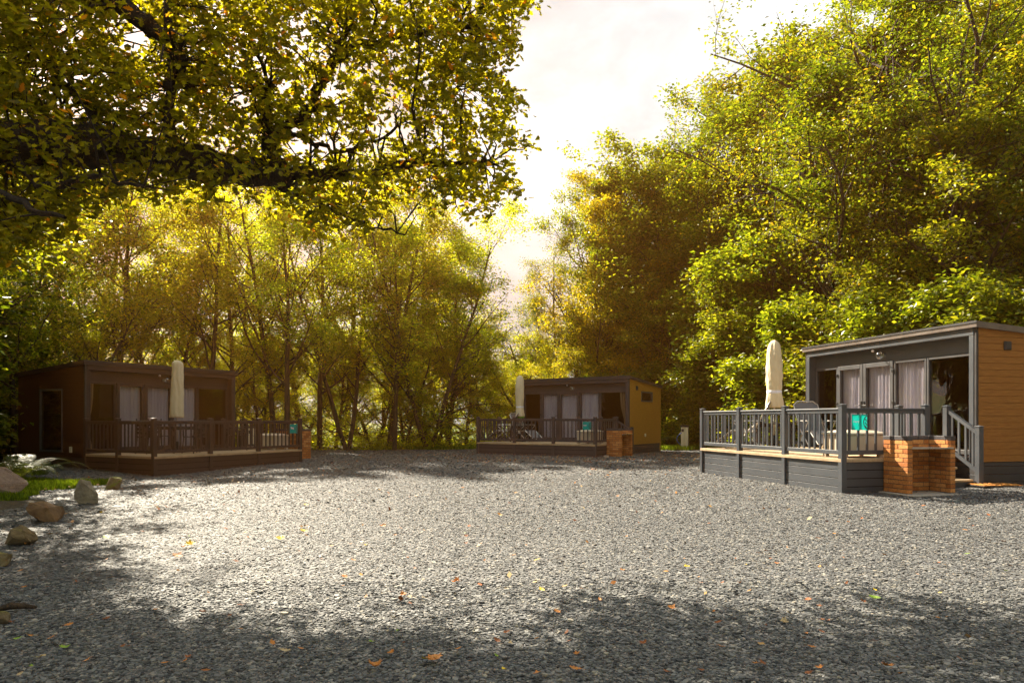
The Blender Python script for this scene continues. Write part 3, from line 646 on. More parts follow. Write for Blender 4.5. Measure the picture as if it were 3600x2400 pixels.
def cabin(S, label, pm, wm, wall_fit):
    c = thing('cabin', label, 'cabin', (S.x, S.y, 0), S.yaw, 'flat-roofed holiday cabins round the yard')
    D = S.deck; RC = .18
    top = lambda y: D+H-.11-DR*y/G-.002
    for side in (0, 1):        # gable cladding, plank by plank
        mb = MB(); zb = D-.10; x0 = 0 if side == 0 else W-.09; k = 0
        z = zb
        hole = (1.0, 2.1, D+.02, D+1.75) if side == 0 else (1.13, 2.28, D+1.54, D+1.94)
        while z < D+H:
            for (ya, yb) in ((.05, hole[0]), (hole[0], hole[1]), (hole[1], G)):
                if ya == hole[0] and z+.121 > hole[2]+.03 and z < hole[3]-.03: continue
                p = clip_top(ya, yb, z+.004, z+.121-.004, top)
                if len(p) >= 3:
                    xo = 0 if side == 0 else W
                    sgn = 1 if side == 0 else -1
                    mb.poly_prism([(xo, a, b) for a, b in p], (sgn*.018, 0, 0))
            z += .121
        for (ya, yb, za, zz) in ((.05,hole[0],zb,9),(hole[1],G,zb,9),(hole[0],hole[1],zb,hole[2]),(hole[0],hole[1],hole[3],9)):
            p = clip_top(ya, yb, za, min(zz, D+H), top); mb.poly_prism([((.012 if side==0 else W-.012), a, b) for a, b in p], ((1 if side==0 else -1)*.07, 0, 0))
        o = mb.build('gable_wall', M[wm], c)
        mb = MB(); mb.box(-.004 if side==0 else W-.055, .055 if side==0 else W+.004, -.004, .046, D-.10, D+H-.112, .004); mb.build('corner_trim', M['trim'], c)
        w = MB(); y0,y1,z0,z1 = hole; xo = -.014 if side==0 else W+.014; xi = .08 if side==0 else W-.08; f = .05
        w.box(xo,xi,y0,y0+f,z0,z1,.005); w.box(xo,xi,y1-f,y1,z0,z1,.005); w.box(xo,xi,y0+f,y1-f,z0,z0+f,.005); w.box(xo,xi,y0+f,y1-f,z1-f,z1,.005)
        wi = w.build('window', M['frame'], c); g = MB(); xm = .03 if side==0 else W-.03
        g.box(xm-.006, xm+.006, y0+f, y1-f, z0+f, z1-f); g.build('pane', M['glass'], wi)
    b = MB(); b.box(.0, W, G, G+.08, -.1, D+H-.11-DR); b.build('back_wall', M[wm], c)
    b = MB(); b.box(.09, W-.09, .0, G-.002, D-.12, D-.02); b.box(.6,W-.6,G-.5,G-.03,D-.02,D+.8,.01); b.build('floor', M['inside'], c)
    b = MB(); b.box(.085,.10,.2,G,D-.02,D+H-.36); b.box(W-.10,W-.085,.2,G,D-.02,D+H-.36); b.box(.1,W-.1,G-.02,G-.004,D-.02,D+H-.37); b.build('lining', M['inside'], c)
    # skirting under the cladding
    b = MB(); z = -.15
    while z < D-.11:
        z2 = min(z+.138, D-.104)
        b.box(.03, W-.03, .01, .04, z, z2, .004); b.box(.012, .04, .042, G-.01, z, z2, .004); b.box(W-.04, W-.012, .042, G-.01, z, z2, .004); z += .145
    b.build('skirting', M[pm] if pm != 'grey' else M['trim'], c)
    # front surround
    b = MB(); b.box(.05,.15,-.012,RC+.02,D-.10,D+2.225,.004); b.box(W-.15,W-.05,-.012,RC+.02,D-.10,D+2.225,.004); b.box(.05,W-.05,-.015,RC+.02,D+2.23,D+H-.112,.004); b.build('surround', M[pm], c)
    b = MB(); b.box(.152,W-.152,RC,RC+.05,D+1.935,D+2.226); b.build('header_panel', M[pm], c)
    # roof slab with edge trim, falling to the back
    b = MB(); e = .06; sl = DR/G
    pts = [(-e, D+H-.11), (G+.14, D+H-.11-sl*(G+.14)), (G+.14, D+H-sl*(G+.14)), (-e, D+H)]
    b.poly_prism([(-e, y, z) for y, z in pts], (W+2*e, 0, 0)); b.build('roof', M['roof'] if pm == 'grey' else M[pm], c)
    b = MB(); pts = [(-e-.012, D+H-.035), (-e, D+H-.035), (-e, D+H+.008), (-e-.012, D+H+.008)]
    b.poly_prism([(-e-.01, y, z) for y, z in pts], (W+2*e+.02, 0, 0)); b.build('roof_trim', M['trim'], c)
    # glazing
    for i, (u0,u1,kind) in enumerate(BAYS):
        z0, z1 = D+.02, D+1.93; f = .055 if kind == 'window' else .095; yo = RC-.02 if kind == 'window' else RC-.035
        w = MB(); g_ = .006
        w.box(u0+g_,u0+f,yo,RC+.06,z0,z1,.006); w.box(u1-f,u1-g_,yo,RC+.06,z0,z1,.006)
        w.box(u0+f,u1-f,yo,RC+.06,z0,z0+f+.03,.006); w.box(u0+f,u1-f,yo,RC+.06,z1-f,z1,.006)
        o = w.build('glazed_door' if kind == 'door' else 'window', M['frame'] if pm == 'grey' else M[pm], c)
        g = MB(); g.box(u0+f-.002,u1-f+.002,RC+.02,RC+.032,z0+f+.03,z1-f); g.build('pane', M['glass'], o)
        if kind == 'door':
            hu = u1-.045 if i == 1 else u0+.045; sg = -1 if i == 1 else 1
            h = MB(); h.box(hu-.016,hu+.016,yo-.012,yo,D+.88,D+1.10,.004); h.tube([(hu,yo-.01,D+1.0),(hu,yo-.055,D+1.0),(hu+sg*.12,yo-.058,D+.995)], .009, 8); h.build('handle', M['black'], o)
            hx = u0+.0 if i == 1 else u1
            for zz in (.30, 1.05, 1.72):
                h = MB(); h.box(hx-.03,hx+.03,yo-.02,yo-.001,D+zz-.035,D+zz+.035,.006); h.build('hinge', M['black'], o)
    # wall lamp and sensor
    l = MB(); l.tube([(2.43,RC,D+2.07),(2.43,RC-.05,D+2.07)], .045, 14); l.build('lamp_base', M['metal'], c)
    l = MB(); n = 14; l.lathe([(.012,D+1.985),(.045,D+2.0),(.07,D+2.03),(.078,D+2.07),(.07,D+2.11),(.045,D+2.14),(.012,D+2.155)], 16, (2.43, RC-.13)); l.build('lamp_globe', M['globe'], c, True)
    l = MB(); l.lathe([(.02,D+2.165),(.03,D+2.18),(.03,D+2.2),(.015,D+2.222)], 12, (2.22, .06)); l.build('spot_lamp', M['white'], c, True)
    l = MB(); l.box(W,W+.03,.61,.77,D+1.965,D+2.125,.006); l.box(W+.03,W+.04,.63,.75,D+1.985,D+2.105); l.build('vent', M['trim'], c)
    if wall_fit == 'left':
        l = MB(); l.box(-.045,0,.55,.64,D+.02,D+.18,.01); l.build('socket_box', M['ivory'], c)
    else:
        l = MB(); l.box(W,W+.045,1.45,1.52,D+.18,D+.30,.01); l.build('socket_box', M['ivory'], c)
    return c
def drape(S, u0, u1, m, label, z0=.08, z1=1.88, pinch=0, seed=1, y=.26, grp=None, amp=.022):
    r = random.Random(seed); nx, nz = 60, 14; V = []; F = []
    ph = [r.uniform(0, 6.28) for _ in range(4)]; uc = (u0+u1)/2; hw = (u1-u0)/2
    for j in range(nz+1):
        t = j/nz; z = S.deck+z0+(z1-z0)*t
        sq = 1-pinch*math.exp(-((t-.35)/.28)**2)
        for i in range(nx+1):
            s = i/nx*2-1; uu = s*hw*sq
            if pinch > 0: uu = -hw+(s+1)*hw*sq
            if pinch < 0: sq2 = 1+pinch*math.exp(-((t-.35)/.28)**2); uu = hw-(1-s)*hw*sq2
            a = s*hw*95
            d = amp*(math.sin(a*.62+ph[0])+.5*math.sin(a*1.3+ph[1]+t*.8)+.3*math.sin(a*.31+ph[2]-t))
            V.append((uc+uu, y+d, z))
    for j in range(nz):
        for i in range(nx):
            a = j*(nx+1)+i; F.append((a,a+1,a+nx+2,a+nx+1))
    mb = MB(); mb.add(V, F); me = mb.mesh('curtain', M[m], True)
    o = link('curtain', me, None, (S.x,S.y,0), (0,0,S.yaw)); tag(o, label, 'curtain', grp); return o
def baluster_mesh():
    b = MB(); b.box(-.02,.02,-.014,.014,.14,.80,.004); return b.mesh('baluster', M['grey'])
def deck(S, label, pm):
    D = S.deck; dk = thing('decked_terrace', label, 'terrace', (S.x, S.y, 0), S.yaw, 'raised decks in front of the cabins'); pmat = M[pm]
    b = MB(); sw = .9       # boards
    v = .02; k = 0
    NOTCH = (W-.62, 1.08)
    while v < VD+.02:
        v2 = min(v+.142, VD+.035)
        xe = NOTCH[0] if v2 < NOTCH[1]+.05 else W+.02
        b.box(-.02, xe, -v-.004, -v2, D-.028, D, .003); v += .145
    b.build('decking', M['deckwood'], dk)
    b = MB(); b.box(-.03,W+.03,-VD-.03,-VD-.052,D-.06,D-.0015,.004); b.box(-.045,-.022,-.02,-VD-.029,D-.06,D-.0015,.004); b.box(W+.022,W+.045,-NOTCH[1],-VD-.029,D-.06,D-.0015,.004)
    b.build('edge_board', M['deckwood'], dk)
    b = MB(); z = D-.064
    while z > -.16:
        z0 = z-.133
        b.box(.0,W,-VD-.012,-VD+.0,z0,z,.0015); b.box(-.012,.0,-.0,-VD+.015,z0,z,.0015); b.box(W,W+.012,-NOTCH[1],-VD+.015,z0,z,.0015)
        b.box(NOTCH[0]-.012,NOTCH[0]+.012,-.03,-NOTCH[1]+.03,z0,z,.005); b.box(NOTCH[0]+.013,W-.02,-NOTCH[1]-.012,-NOTCH[1]+.012,z0,z,.005)
        z -= .145
    b.build('skirting', pmat, dk)
    b = MB(); b.box(.03,W-.03,-VD-.008,-VD+.03,-.15,D-.066); b.box(-.008,.028,-.01,-VD+.03,-.15,D-.066); b.box(W-.028,W+.008,-NOTCH[1],-VD+.03,-.15,D-.066)
    b.build('skirting_frame', M['gap'], dk)  # added black sheet that paints shade into the board gaps
    pw = .05
    def post(u, v, zt=None, zb=-.15):
        zt = D+RH if zt is None else zt
        b = MB(); b.box(u-pw,u+pw,-v-pw,-v+pw,zb,zt-.022,.004); p = b.build('post', pmat, dk)
        b = MB(); e = pw+.008; b.box(u-e,u+e,-v-e,-v+e,zt-.021,zt-.008,.003); b.add([(u-e,-v-e,zt-.008),(u+e,-v-e,zt-.008),(u+e,-v+e,zt-.008),(u-e,-v+e,zt-.008),(u,-v,zt+.012)], [(0,1,4),(1,2,4),(2,3,4),(3,0,4)]); b.build('post_cap', pmat, p)
    def panel(u0,v0,u1,v1,n):
        L = math.hypot(u1-u0,v1-v0); a = math.atan2(-(v1-v0), u1-u0)
        e = Matrix.Translation((u0,-v0,0)) @ Matrix.Rotation(a,4,'Z')
        def put(nm, bb, par=dk):
            o = bb.build(nm, pmat, par); o.matrix_local = e; return o
        b = MB(); b.box(pw,L-pw,-.036,.036,D+.845,D+.878,.008); b.box(pw,L-pw,-.022,.022,D+.79,D+.8445,.003); put('handrail', b)
        b = MB(); b.box(pw,L-pw,-.022,.022,D+.068,D+.142,.004); put('bottom_rail', b)
        for i in range(n):
            x = pw+(L-2*pw)*(i+.5+.0)/n
            o = link('baluster', BAL[pm], dk); o.matrix_local = e @ Matrix.Translation((x,0,D))
    us = [.0, W/3, 2*W/3, W]
    for u in us: post(min(max(u,.0),W), VD)
    for i in range(3): panel(us[i], VD, us[i+1], VD, 10)
    post(0, VD/2); post(0, .06); panel(0,.06,0,VD/2,8); panel(0,VD/2,0,VD,9)
    post(W, 1.12); panel(W,1.12,W,VD,9)
    post(NOTCH[0],1.12); panel(NOTCH[0],1.12,W,1.12,3)
    # steps and their sloping rail
    st = MB(); n = 3 if D > .5 else 2; stn = MB()
    for i in range(1, n):
        zt = D*(n-i)/n; ua = NOTCH[0]+.014+(.34)*(i-1)
        st.box(ua, ua+.36, -.16, -1.05, zt-.04, zt, .005); stn.box(ua+.02, ua+.34, -.18, -1.03, -.1, zt-.042)
    ste = st.build('step_tread', M['deckwood'], dk); stn.build('step_riser', pmat, dk)
    ul = W+.15; drop = RH-.564+.02
    post(NOTCH[0]+.07, .10); post(ul, .10, D+.564)
    def slope(z0, h, nm, hw):
        b = MB(); x0, x1 = NOTCH[0]+.12, ul-.05
        b.poly_prism([(x0,-.10-hw,z0),(x1,-.10-hw,z0-.38),(x1,-.10-hw,z0-.38+h),(x0,-.10-hw,z0+h)], (0,2*hw,0)); b.build(nm, pmat, dk)
    slope(D+.80, .07, 'handrail', .034); slope(D+.10, .08, 'bottom_rail', .022)
    for i in range(4):
        t = (i+.5)/4; x = NOTCH[0]+.12+(ul-.05-NOTCH[0]-.12)*t; zz = -.38*t
        b = MB(); b.box(x-.02,x+.02,-.115,-.087,D+.14+zz,D+.82+zz); b.build('baluster', pmat, dk)
    return dk
BAL = {}
for k in ('grey','plum','plum_mid'):
    bm_ = baluster_mesh(); bm_.materials[0] = M[k]; BAL[k] = bm_
cabin(S_R, 'anthracite grey cabin with orange-brown gable boards, cut off by the right edge', 'grey', 'wood', 'right')
cabin(S_M, 'mulberry grey cabin with ochre gable and small side window, between the other two', 'plum_mid', 'wood_ochre', 'right')
cabin(S_L, 'dark brown cabin standing in deep shade on the left of the yard', 'plum', 'wood_dark', 'left')
deck(S_R, 'grey railed deck with four skirting boards beside the nearest right cabin', 'grey')
deck(S_M, 'railed deck of the middle cabin with its teal plaque on the front rail', 'plum_mid')
deck(S_L, 'brown railed deck of the shaded left cabin, its corner pointing at the yard', 'plum')
for S, w, sd in ((S_R,'right',1),(S_M,'middle',2),(S_L,'left',3)):
    g = f'curtains in the windows of the {w} cabin'
    drape(S,1.03,1.76,'curtain',f'pale voile curtain behind the left door leaf of the {w} cabin',seed=sd,grp=g)
    drape(S,1.86,2.66,'curtain',f'pale voile curtain behind the right door leaf of the {w} cabin',seed=sd+10,grp=g)
    drape(S,2.75,3.54,'curtain',f'pale curtain in the window right of the doors of the {w} cabin',seed=sd+20,grp=g)
drape(S_R,3.0,3.54,'curtain','bright white gathered curtain edge in the window right of the right cabin doors',pinch=-.35,seed=9,y=.34,amp=.03)
drape(S_M,4.38,4.66,'curtain_tan','sandy tied-back curtain at the right end of the middle cabin window',pinch=-.6,seed=12)
drape(S_L,.20,.38,'curtain_tan','sandy curtain strip at the left end of the left cabin window',pinch=.6,seed=14)

# ------------------------------------------------------------------ barbecues
def barbecue(S, label, du=.045):
    p = S.pt(W+du, 1.07); t = thing('brick_barbecue', label, 'barbecue', (p[0], p[1], ghf(p[0],p[1])+.02), S.yaw, 'brick barbecues beside the decks')
    # local: x along +u (opening towards +x), y = -v ; body 0..0.55 deep, 0..-0.97 wide
    Dp, Wd, T = .5475, .9725, .1025; r = random.Random(int(S.x*10)+5)
    b = MB(); cob = MB(); bl, bh, mj = .215, .065, .01
    core = MB(); core.box(.006,Dp-.006,-.006,-T+.006,0,.905); core.box(.006,Dp-.006,-Wd+T-.006,-Wd+.006,0,.905); core.box(.006,T-.006,-T+.005,-Wd+T-.005,0,.905)
    core.build('mortar_core', M['mortar'], t)
    def br(x0,x1,y0,y1,z,mb=b,h=bh):
        j = lambda: r.uniform(-.0015,.0015)
        mb.box(x0+j(),x1+j(),y0+j(),y1+j(),z,z+h,.004, r.random())
    for k in range(12):
        z = .005+k*.075; odd = k % 2
        for ys in ((0,-T),(-Wd,-Wd+T)):          # arms, along x
            if odd == 0:
                br(0,.1025,ys[0],ys[1],z); x = .1125
                while x < Dp-.02: x2 = min(x+bl,Dp); br(x,x2,ys[0],ys[1],z); x = x2+mj
            else:
                x = 0
                while x < Dp-.02: x2 = min(x+bl,Dp); br(x,x2,ys[0],ys[1],z); x = x2+mj
        y = -T-mj
        if odd: y = -T-mj; br(0,T,y,y-.1025,z); y -= .1125
        while y > -Wd+T+mj+.03:
            y2 = max(y-bl, -Wd+T+mj); br(0,T,y,y2,z); y = y2-mj
    b.build('brickwork', M['brick'], t)
    z = .905
    for ys in ((0,-T),(-Wd,-Wd+T)):
        x = 0
        while x < Dp-.02: x2 = min(x+bl,Dp); br(x-.002,x2+.002,ys[0]+.003*(1 if ys[0]==0 else -1),ys[1],z,cob); x = x2+mj
    y = -T-mj
    while y > -Wd+T+mj+.03:
        y2 = max(y-bl, -Wd+T+mj); br(-.003,T,y,y2,z,cob); y = y2-mj
    cob.build('coping', M['cope'], t)
    s = MB(); s.box(T+.002,Dp+.035,-T+.03,-Wd+T-.03,.755,.77,.003); s.box(Dp+.02,Dp+.04,-T+.03,-Wd+T-.03,.77,.78,.002); s.build('grill_tray', M['metal'], t)
    s = MB(); s.box(-.01,Dp+.22,.12,-Wd-.10,-.10,-.002,.006); s.build('base_slab', M['slab'], t)
barbecue(S_R, 'orange brick barbecue with dark coping and steel tray beside the right deck')
barbecue(S_M, 'orange brick barbecue standing at the corner of the middle deck')
barbecue(S_L, 'brick barbecue standing beyond the far end of the left deck', .75)

# ------------------------------------------------------------------ parasols
def parasol(S, u, v, w, label, band, seed, lime=False):
    p = S.pt(u, v); t = thing('closed_parasol', label, 'parasol', (p[0],p[1],S.deck), S.yaw, 'closed parasols on the decks')
    r = random.Random(seed); ph = [r.uniform(0,6.28) for _ in range(6)]
    base = MB(); base.lathe([(.24,0.001),(.24,.05),(.2,.07),(.05,.08),(.04,.30),(.03,.31)], 24); base.build('base', M['black'], t, True)
    po = MB(); po.tube([(0,0,.3),(0,0,2.45)], .02, 12); po.build('pole', M['metal'], t, True)
    hw = w/2; zs = np.linspace(.96, 2.53, 34); prof = []
    for z in zs:
        q = (z-.96)/1.57
        if band: ks = [(0,1.10),(.10,1.03),(.18,.93),(.235,.84),(.30,.91),(.5,1.0),(.75,.94),(.88,.84),(.95,.72),(.985,.52),(1,.34)]
        else: ks = [(0,1.04),(.3,.96),(.6,.86),(.85,.78),(.92,.80),(.965,.76),(.99,.58),(1,.36)]
        rr = hw*float(np.interp(q, [a_ for a_, _ in ks], [b_ for _, b_ in ks]))
        prof.append((rr, z))
    prof.append((hw*.15, 2.545))
    def fn(th, q):
        a = 1+.07*math.sin(2*th+ph[0]+q*2)+.06*math.sin(3*th+ph[1]-q*4)+.065*math.sin(5*th+ph[2]+q*3)*(.4+.6*q)+.045*math.sin(8*th+ph[3]+q*5+math.sin(q*11))
        if band: a += .05*math.sin(q*22+2*th+ph[5])*math.sin(q*9+th)
        return a+.02*math.sin(q*40+3*th+ph[4])
    c = MB(); c.lathe(prof, 44, (0,0), fn); c.build('canvas_cover', M['cream'], t, True)
    if band:
        q0 = 2*0+.96+1.57*.235; b2 = [(hw*.865,q0-.035),(hw*.88,q0-.02),(hw*.88,q0+.02),(hw*.865,q0+.035)]
        b = MB(); b.lathe(b2, 44, (0,0), lambda th, q: 1.02*fn(th, .235)); b.build('strap', M['white'], t, True)
    if lime:
        b = MB(); b.lathe([(hw*.55,.90),(hw*.85,.93),(hw*.9,.97)], 20, (0,0), lambda th,q: 1+.2*math.sin(4*th)); b.build('canopy_hem', M['lime'], t, True)
parasol(S_R,.75,1.4,.35,'cream covered parasol with white strap on the near right deck',True,2)
parasol(S_M,.95,1.4,.33,'cream parasol with lime green hem showing, on the middle deck',True,5,True)
parasol(S_L,1.71,1.4,.34,'plain cream covered parasol without strap on the left deck',False,4)

# ------------------------------------------------------------------ storage boxes
def store(S, label):
    p = S.pt(W-.85, 2.62); t = thing('storage_box', label, 'storage box', (p[0],p[1],S.deck), S.yaw, 'beige storage boxes on the decks')
    b = MB(); b.box(.02,.62,.02,.86,.05,.40,.015)
    for i in range(6): b.box(.012,.019,.07+i*.135,.14+i*.135,.07,.38,.003)
    for i in range(4): b.box(.07+i*.14,.14+i*.14,.010,.019,.07,.38,.003); b.box(.621,.63,.10+i*.19,.18+i*.19,.07,.38,.003)
    for (x,y) in ((.06,.06),(.56,.06),(.06,.8),(.56,.8)): b.box(x-.04,x+.04,y-.04,y+.04,0.001,.0499)
    b.build('body', M['beige'], t)
    l = MB(); l.box(0,.64,0,.88,.402,.44,.012)
    l.add([(.01,.01,.44),(.63,.01,.44),(.63,.87,.44),(.01,.87,.44),(.12,.2,.485),(.52,.2,.485),(.52,.68,.485),(.12,.68,.485)], [(4,5,6,7),(0,1,5,4),(1,2,6,5),(2,3,7,6),(3,0,4,7)])
    l.build('lid', M['beige'], t)
store(S_R,'beige plastic storage box behind the plaque on the right deck'); store(S_M,'beige plastic storage box by the corner post of the middle deck'); store(S_L,'beige plastic storage box at the far end of the left deck')

# ------------------------------------------------------------------ plaques
def text_mesh(txt, size, name, m):
    cu = bpy.data.curves.new(name, 'FONT'); cu.body = txt; cu.size = size; cu.extrude = .0012; cu.align_x = 'LEFT'; cu.offset = size*.02
    o = bpy.data.objects.new('tmp', cu); COL.objects.link(o)
    bpy.context.view_layer.update(); me = bpy.data.meshes.new_from_object(o.evaluated_get(bpy.context.evaluated_depsgraph_get()))
    bpy.data.objects.remove(o); me.name = name; me.materials.clear(); me.materials.append(m); return me
M['ink'] = noise_mat('dark_ink', (.03,.05,.06), (.04,.06,.07), 5, .5, .02, 50)
def plaque(S, pos, rz, txt, label, w=.33, h=.272):
    t = thing('name_plaque', label, 'sign', pos, rz, 'teal acrylic name plaques on the deck rails')
    b = MB(); b.box(0,w,-.004,.004,0,h,.003); b.build('acrylic_panel', M['acrylic'], t)
    me = text_mesh(txt, .050, 'lettering', M['white']); l = link('lettering', me, t, (.028,-.0065,h*.50), (PI/2,0,0))
    dim = max(v.co.x for v in me.vertices); k = .122/dim; l.scale = (k, k*1.15, 1)
    e = MB(); cx, cz, R = w+.045, h*.5, .145; yb = -.0052
    def ring(a0,a1,ro,ri,n=24):
        for i in range(n):
            q = []
            for a, rr in ((a0+(a1-a0)*i/n,ro),(a0+(a1-a0)*(i+1)/n,ro),(a0+(a1-a0)*(i+1)/n,ri),(a0+(a1-a0)*i/n,ri)):
                q.append((min(cx+rr*math.cos(a), w-.002), yb, min(max(cz+rr*math.sin(a),.002),h-.002)))
            if max(z[0] for z in q)-min(z[0] for z in q) > 1e-5: e.poly_prism(q, (0,-.0012,0))
    ring(PI*.62, PI*1.38, R, R-.017)
    for k_ in range(3):
        z = h*.70-k_*.062; x0 = w-.068
        e.poly_prism([(x0,yb,z),(x0+.012,yb,z+.014),(w-.020,yb,z-.036),(w-.020,yb,z-.058)], (0,-.0012,0))
    e.box(w-.021,w-.004,yb-.0012,yb,.01,h-.02); e.build('emblem', M['ink'], t)
    for zz in (.02, h-.02):
        s = MB(); s.tube([(w*.52,-.004,zz),(w*.52,-.010,zz)], .006, 10); s.build('screw', M['metal'], t)
D = S_R.deck
q = S_R.pt(W+.034, VD-.16, D+.495); plaque(S_R, q, S_R.yaw+PI/2, 'Osprey', 'teal plaque reading Osprey on the side rail of the near right deck')
q = S_M.pt(W-.12-.33, VD+.034, S_M.deck+.495); plaque(S_M, q, S_M.yaw, 'Muntjac', 'teal plaque on the front rail of the middle deck beside its corner post')
q = S_L.pt(W-.12-.33, VD+.034, S_L.deck+.495); plaque(S_L, q, S_L.yaw, 'Stag', 'teal plaque on the far rail of the brown left deck')

# ------------------------------------------------------------------ deck furniture
def recliner(S, u, v, rz, label):
    p = S.pt(u, v); t = thing('reclining_chair', label, 'chair', (p[0],p[1],S.deck), S.yaw+rz, 'reclining garden chairs on the decks')
    # x forward; back rises to -x
    b = MB(); b.tube([(-.22,-.28,.40),(-.55,-.28,1.02),(-.58,-.18,1.10),(-.58,.18,1.10),(-.55,.28,1.02),(-.22,.28,.40)], .014, 8); b.build('back_frame', M['metal'], t, True)
    m = MB(); m.poly_prism([(-.23,-.265,.42),(-.555,-.265,1.02),(-.575,-.16,1.07),(-.575,.16,1.07),(-.555,.265,1.02),(-.23,.265,.42)], (.006,0,.003)); m.build('backrest', M['mesh'], t)
    m = MB(); m.poly_prism([(-.22,-.265,.41),(.25,-.265,.44),(.25,.265,.44),(-.22,.265,.41)], (0,0,.008)); m.build('seat', M['mesh'], t)
    m = MB(); m.poly_prism([(.26,-.25,.43),(.62,-.25,.16),(.62,.25,.16),(.26,.25,.43)], (.004,0,.008)); m.build('footrest', M['mesh'], t)
    for s in (-1,1):
        b = MB(); b.tube([(-.42,s*.30,.01),(.22,s*.30,.62)], .013, 8); b.build('leg', M['metal'], t)
        b = MB(); b.tube([(.40,s*.31,.01),(-.36,s*.31,.64)], .013, 8); b.build('leg', M['metal'], t)
        b = MB(); b.box(-.40,.22,s*.30-.03,s*.30+.03,.635,.662,.008); b.build('armrest', M['metal'], t)
        b = MB(); b.tube([(-.22,s*.28,.40),(.26,s*.28,.43),(.64,s*.27,.15)], .013, 8); b.build('side_rail', M['metal'], t)
recliner(S_R,.55,2.05,PI+.9,'grey mesh recliner left of the parasol on the right deck')
recliner(S_R,1.75,1.0,-.2,'grey mesh recliner sloping down right of the parasol on the right deck')
recliner(S_M,.45,1.7,PI+.3,'mesh recliner left of the parasol on the middle deck')
recliner(S_M,1.25,1.5,-.2,'mesh recliner right of the parasol on the middle deck')
def table(S, u, v, label, sz=.45, h=.72):
    p = S.pt(u, v); t = thing('garden_table', label, 'table', (p[0],p[1],S.deck), S.yaw, 'dark garden tables round the parasols')
    b = MB()
    for k in range(7):
        y0 = -sz+k*2*sz/7; 
        if k == 3: b.box(-sz,-.03,y0+.004,y0+2*sz/7-.004,h-.025,h,.004); b.box(.03,sz,y0+.004,y0+2*sz/7-.004,h-.025,h,.004)
        else: b.box(-sz,sz,y0+.004,y0+2*sz/7-.004,h-.025,h,.004)
    b.build('tabletop', M['table'], t)
    b = MB(); b.box(-sz+.03,sz-.03,-sz+.03,-sz+.05,h-.09,h-.026); b.box(-sz+.03,sz-.03,sz-.05,sz-.03,h-.09,h-.026); b.build('apron', M['table'], t)
    for x in (-1,1):
        for y in (-1,1):
            b = MB(); b.box(x*(sz-.05)-.022,x*(sz-.05)+.022,y*(sz-.05)-.022,y*(sz-.05)+.022,0.001,h-.026,.004); b.build('leg', M['table'], t)
table(S_R,.75,1.4,'small dark table under the right deck parasol',.32,.60); table(S_M,.95,1.4,'small dark table under the middle deck parasol',.32,.60); table(S_L,1.71,1.4,'dark slatted dining table under the left deck parasol')
def chair(S, u, v, rz, label):
    p = S.pt(u, v); t = thing('garden_chair', label, 'chair', (p[0],p[1],S.deck), S.yaw+rz, 'dark dining chairs on the left deck')
    b = MB(); b.box(-.22,.22,-.22,.22,.43,.455,.008); b.build('seat', M['table'], t)
    b = MB()
    for k in range(4): b.box(-.215,-.195,-.19,.19,.52+k*.10,.59+k*.10,.004)
    b.build('backrest', M['table'], t)
    for x in (-1,1):
        for y in (-1,1):
            b = MB(); b.tube([(x*.23,y*.23,0.001),(x*.20,y*.20,.43)]+([(-.22,y*.20,.93)] if x < 0 else []), .016, 8); b.build('leg', M['table'], t)
    for y in (-1,1):
        b = MB(); b.box(-.21,.20,y*.235-.02,y*.235+.02,.64,.662,.006); b.build('armrest', M['table'], t)
        b = MB(); b.box(.16,.19,y*.235-.012,y*.235+.012,.45,.64); b.build('arm_post', M['table'], t)
chair(S_L,2.55,1.35,PI,'dark chair at the right side of the left deck table')
chair(S_L,.9,1.35,0,'dark chair at the left side of the left deck table')
chair(S_L,1.7,2.15,PI/2,'dark chair between the left deck table and the front rail')
chair(S_L,1.75,.6,-PI/2,'dark chair between the left deck table and the cabin doors')
chair(S_L,3.45,1.7,PI*.9,'dark spare chair near the middle bay of the left deck')

# ------------------------------------------------------------------ service posts, mat
def service_post(x, y, rz, label, hose):
    t = thing('service_post', label, 'utility post', (x,y,ghf(x,y)), rz, 'ivory hook-up posts beside the cabins')
    b = MB(); b.box(-.15,-.006,-.12,.12,-.1,.98,.012); b.box(.006,.15,-.12,.12,-.1,.98,.012); b.box(-.006,.006,-.10,.10,-.1,.97); b.build('column', M['ivory'], t)
    b = MB(); b.box(-.17,.17,-.14,.14,.98,1.03,.02); b.box(-.21,.21,-.18,.18,1.03,1.065,.012); b.build('cap', M['trim'], t)
    b = MB(); b.box(-.13,-.03,-.128,-.1201,.78,.90,.003); b.build('socket_panel', M['trim'], t)
    b = MB(); pts = [(-.15-.16*math.sin(PI*k/14)-.02, -.10, .72-.5*k/14) for k in range(15)]; b.tube([(-.12,-.13,.74)]+pts, .014, 8); b.build('hose', M['blue'], t, True)
service_post(7.42,30.2,-.35,'ivory service post with blue hose between the middle and right cabins',1)
service_post(-9.75,26.4,.4,'ivory service post with blue hose behind the left deck',1)
t = thing('doormat','orange coir doormat lying on the gravel by the right cabin steps','doormat',(8.62,12.55,ghf(8.62,12.55)+.035),.12)
b = MB(); b.box(-.40,.40,-.22,.22,-.012,.0,.002); b.build('backing', M['black'], t)
b = MB(); r_ = random.Random(3)
for i in range(15):
    for j in range(9):
        b.box(-.38+i*.0507,-.38+i*.0507+.047,-.2+j*.0445,-.2+j*.0445+.041,.001,.012+r_.random()*.012,.003)
b.build('coir_pile', M['coir'], t)

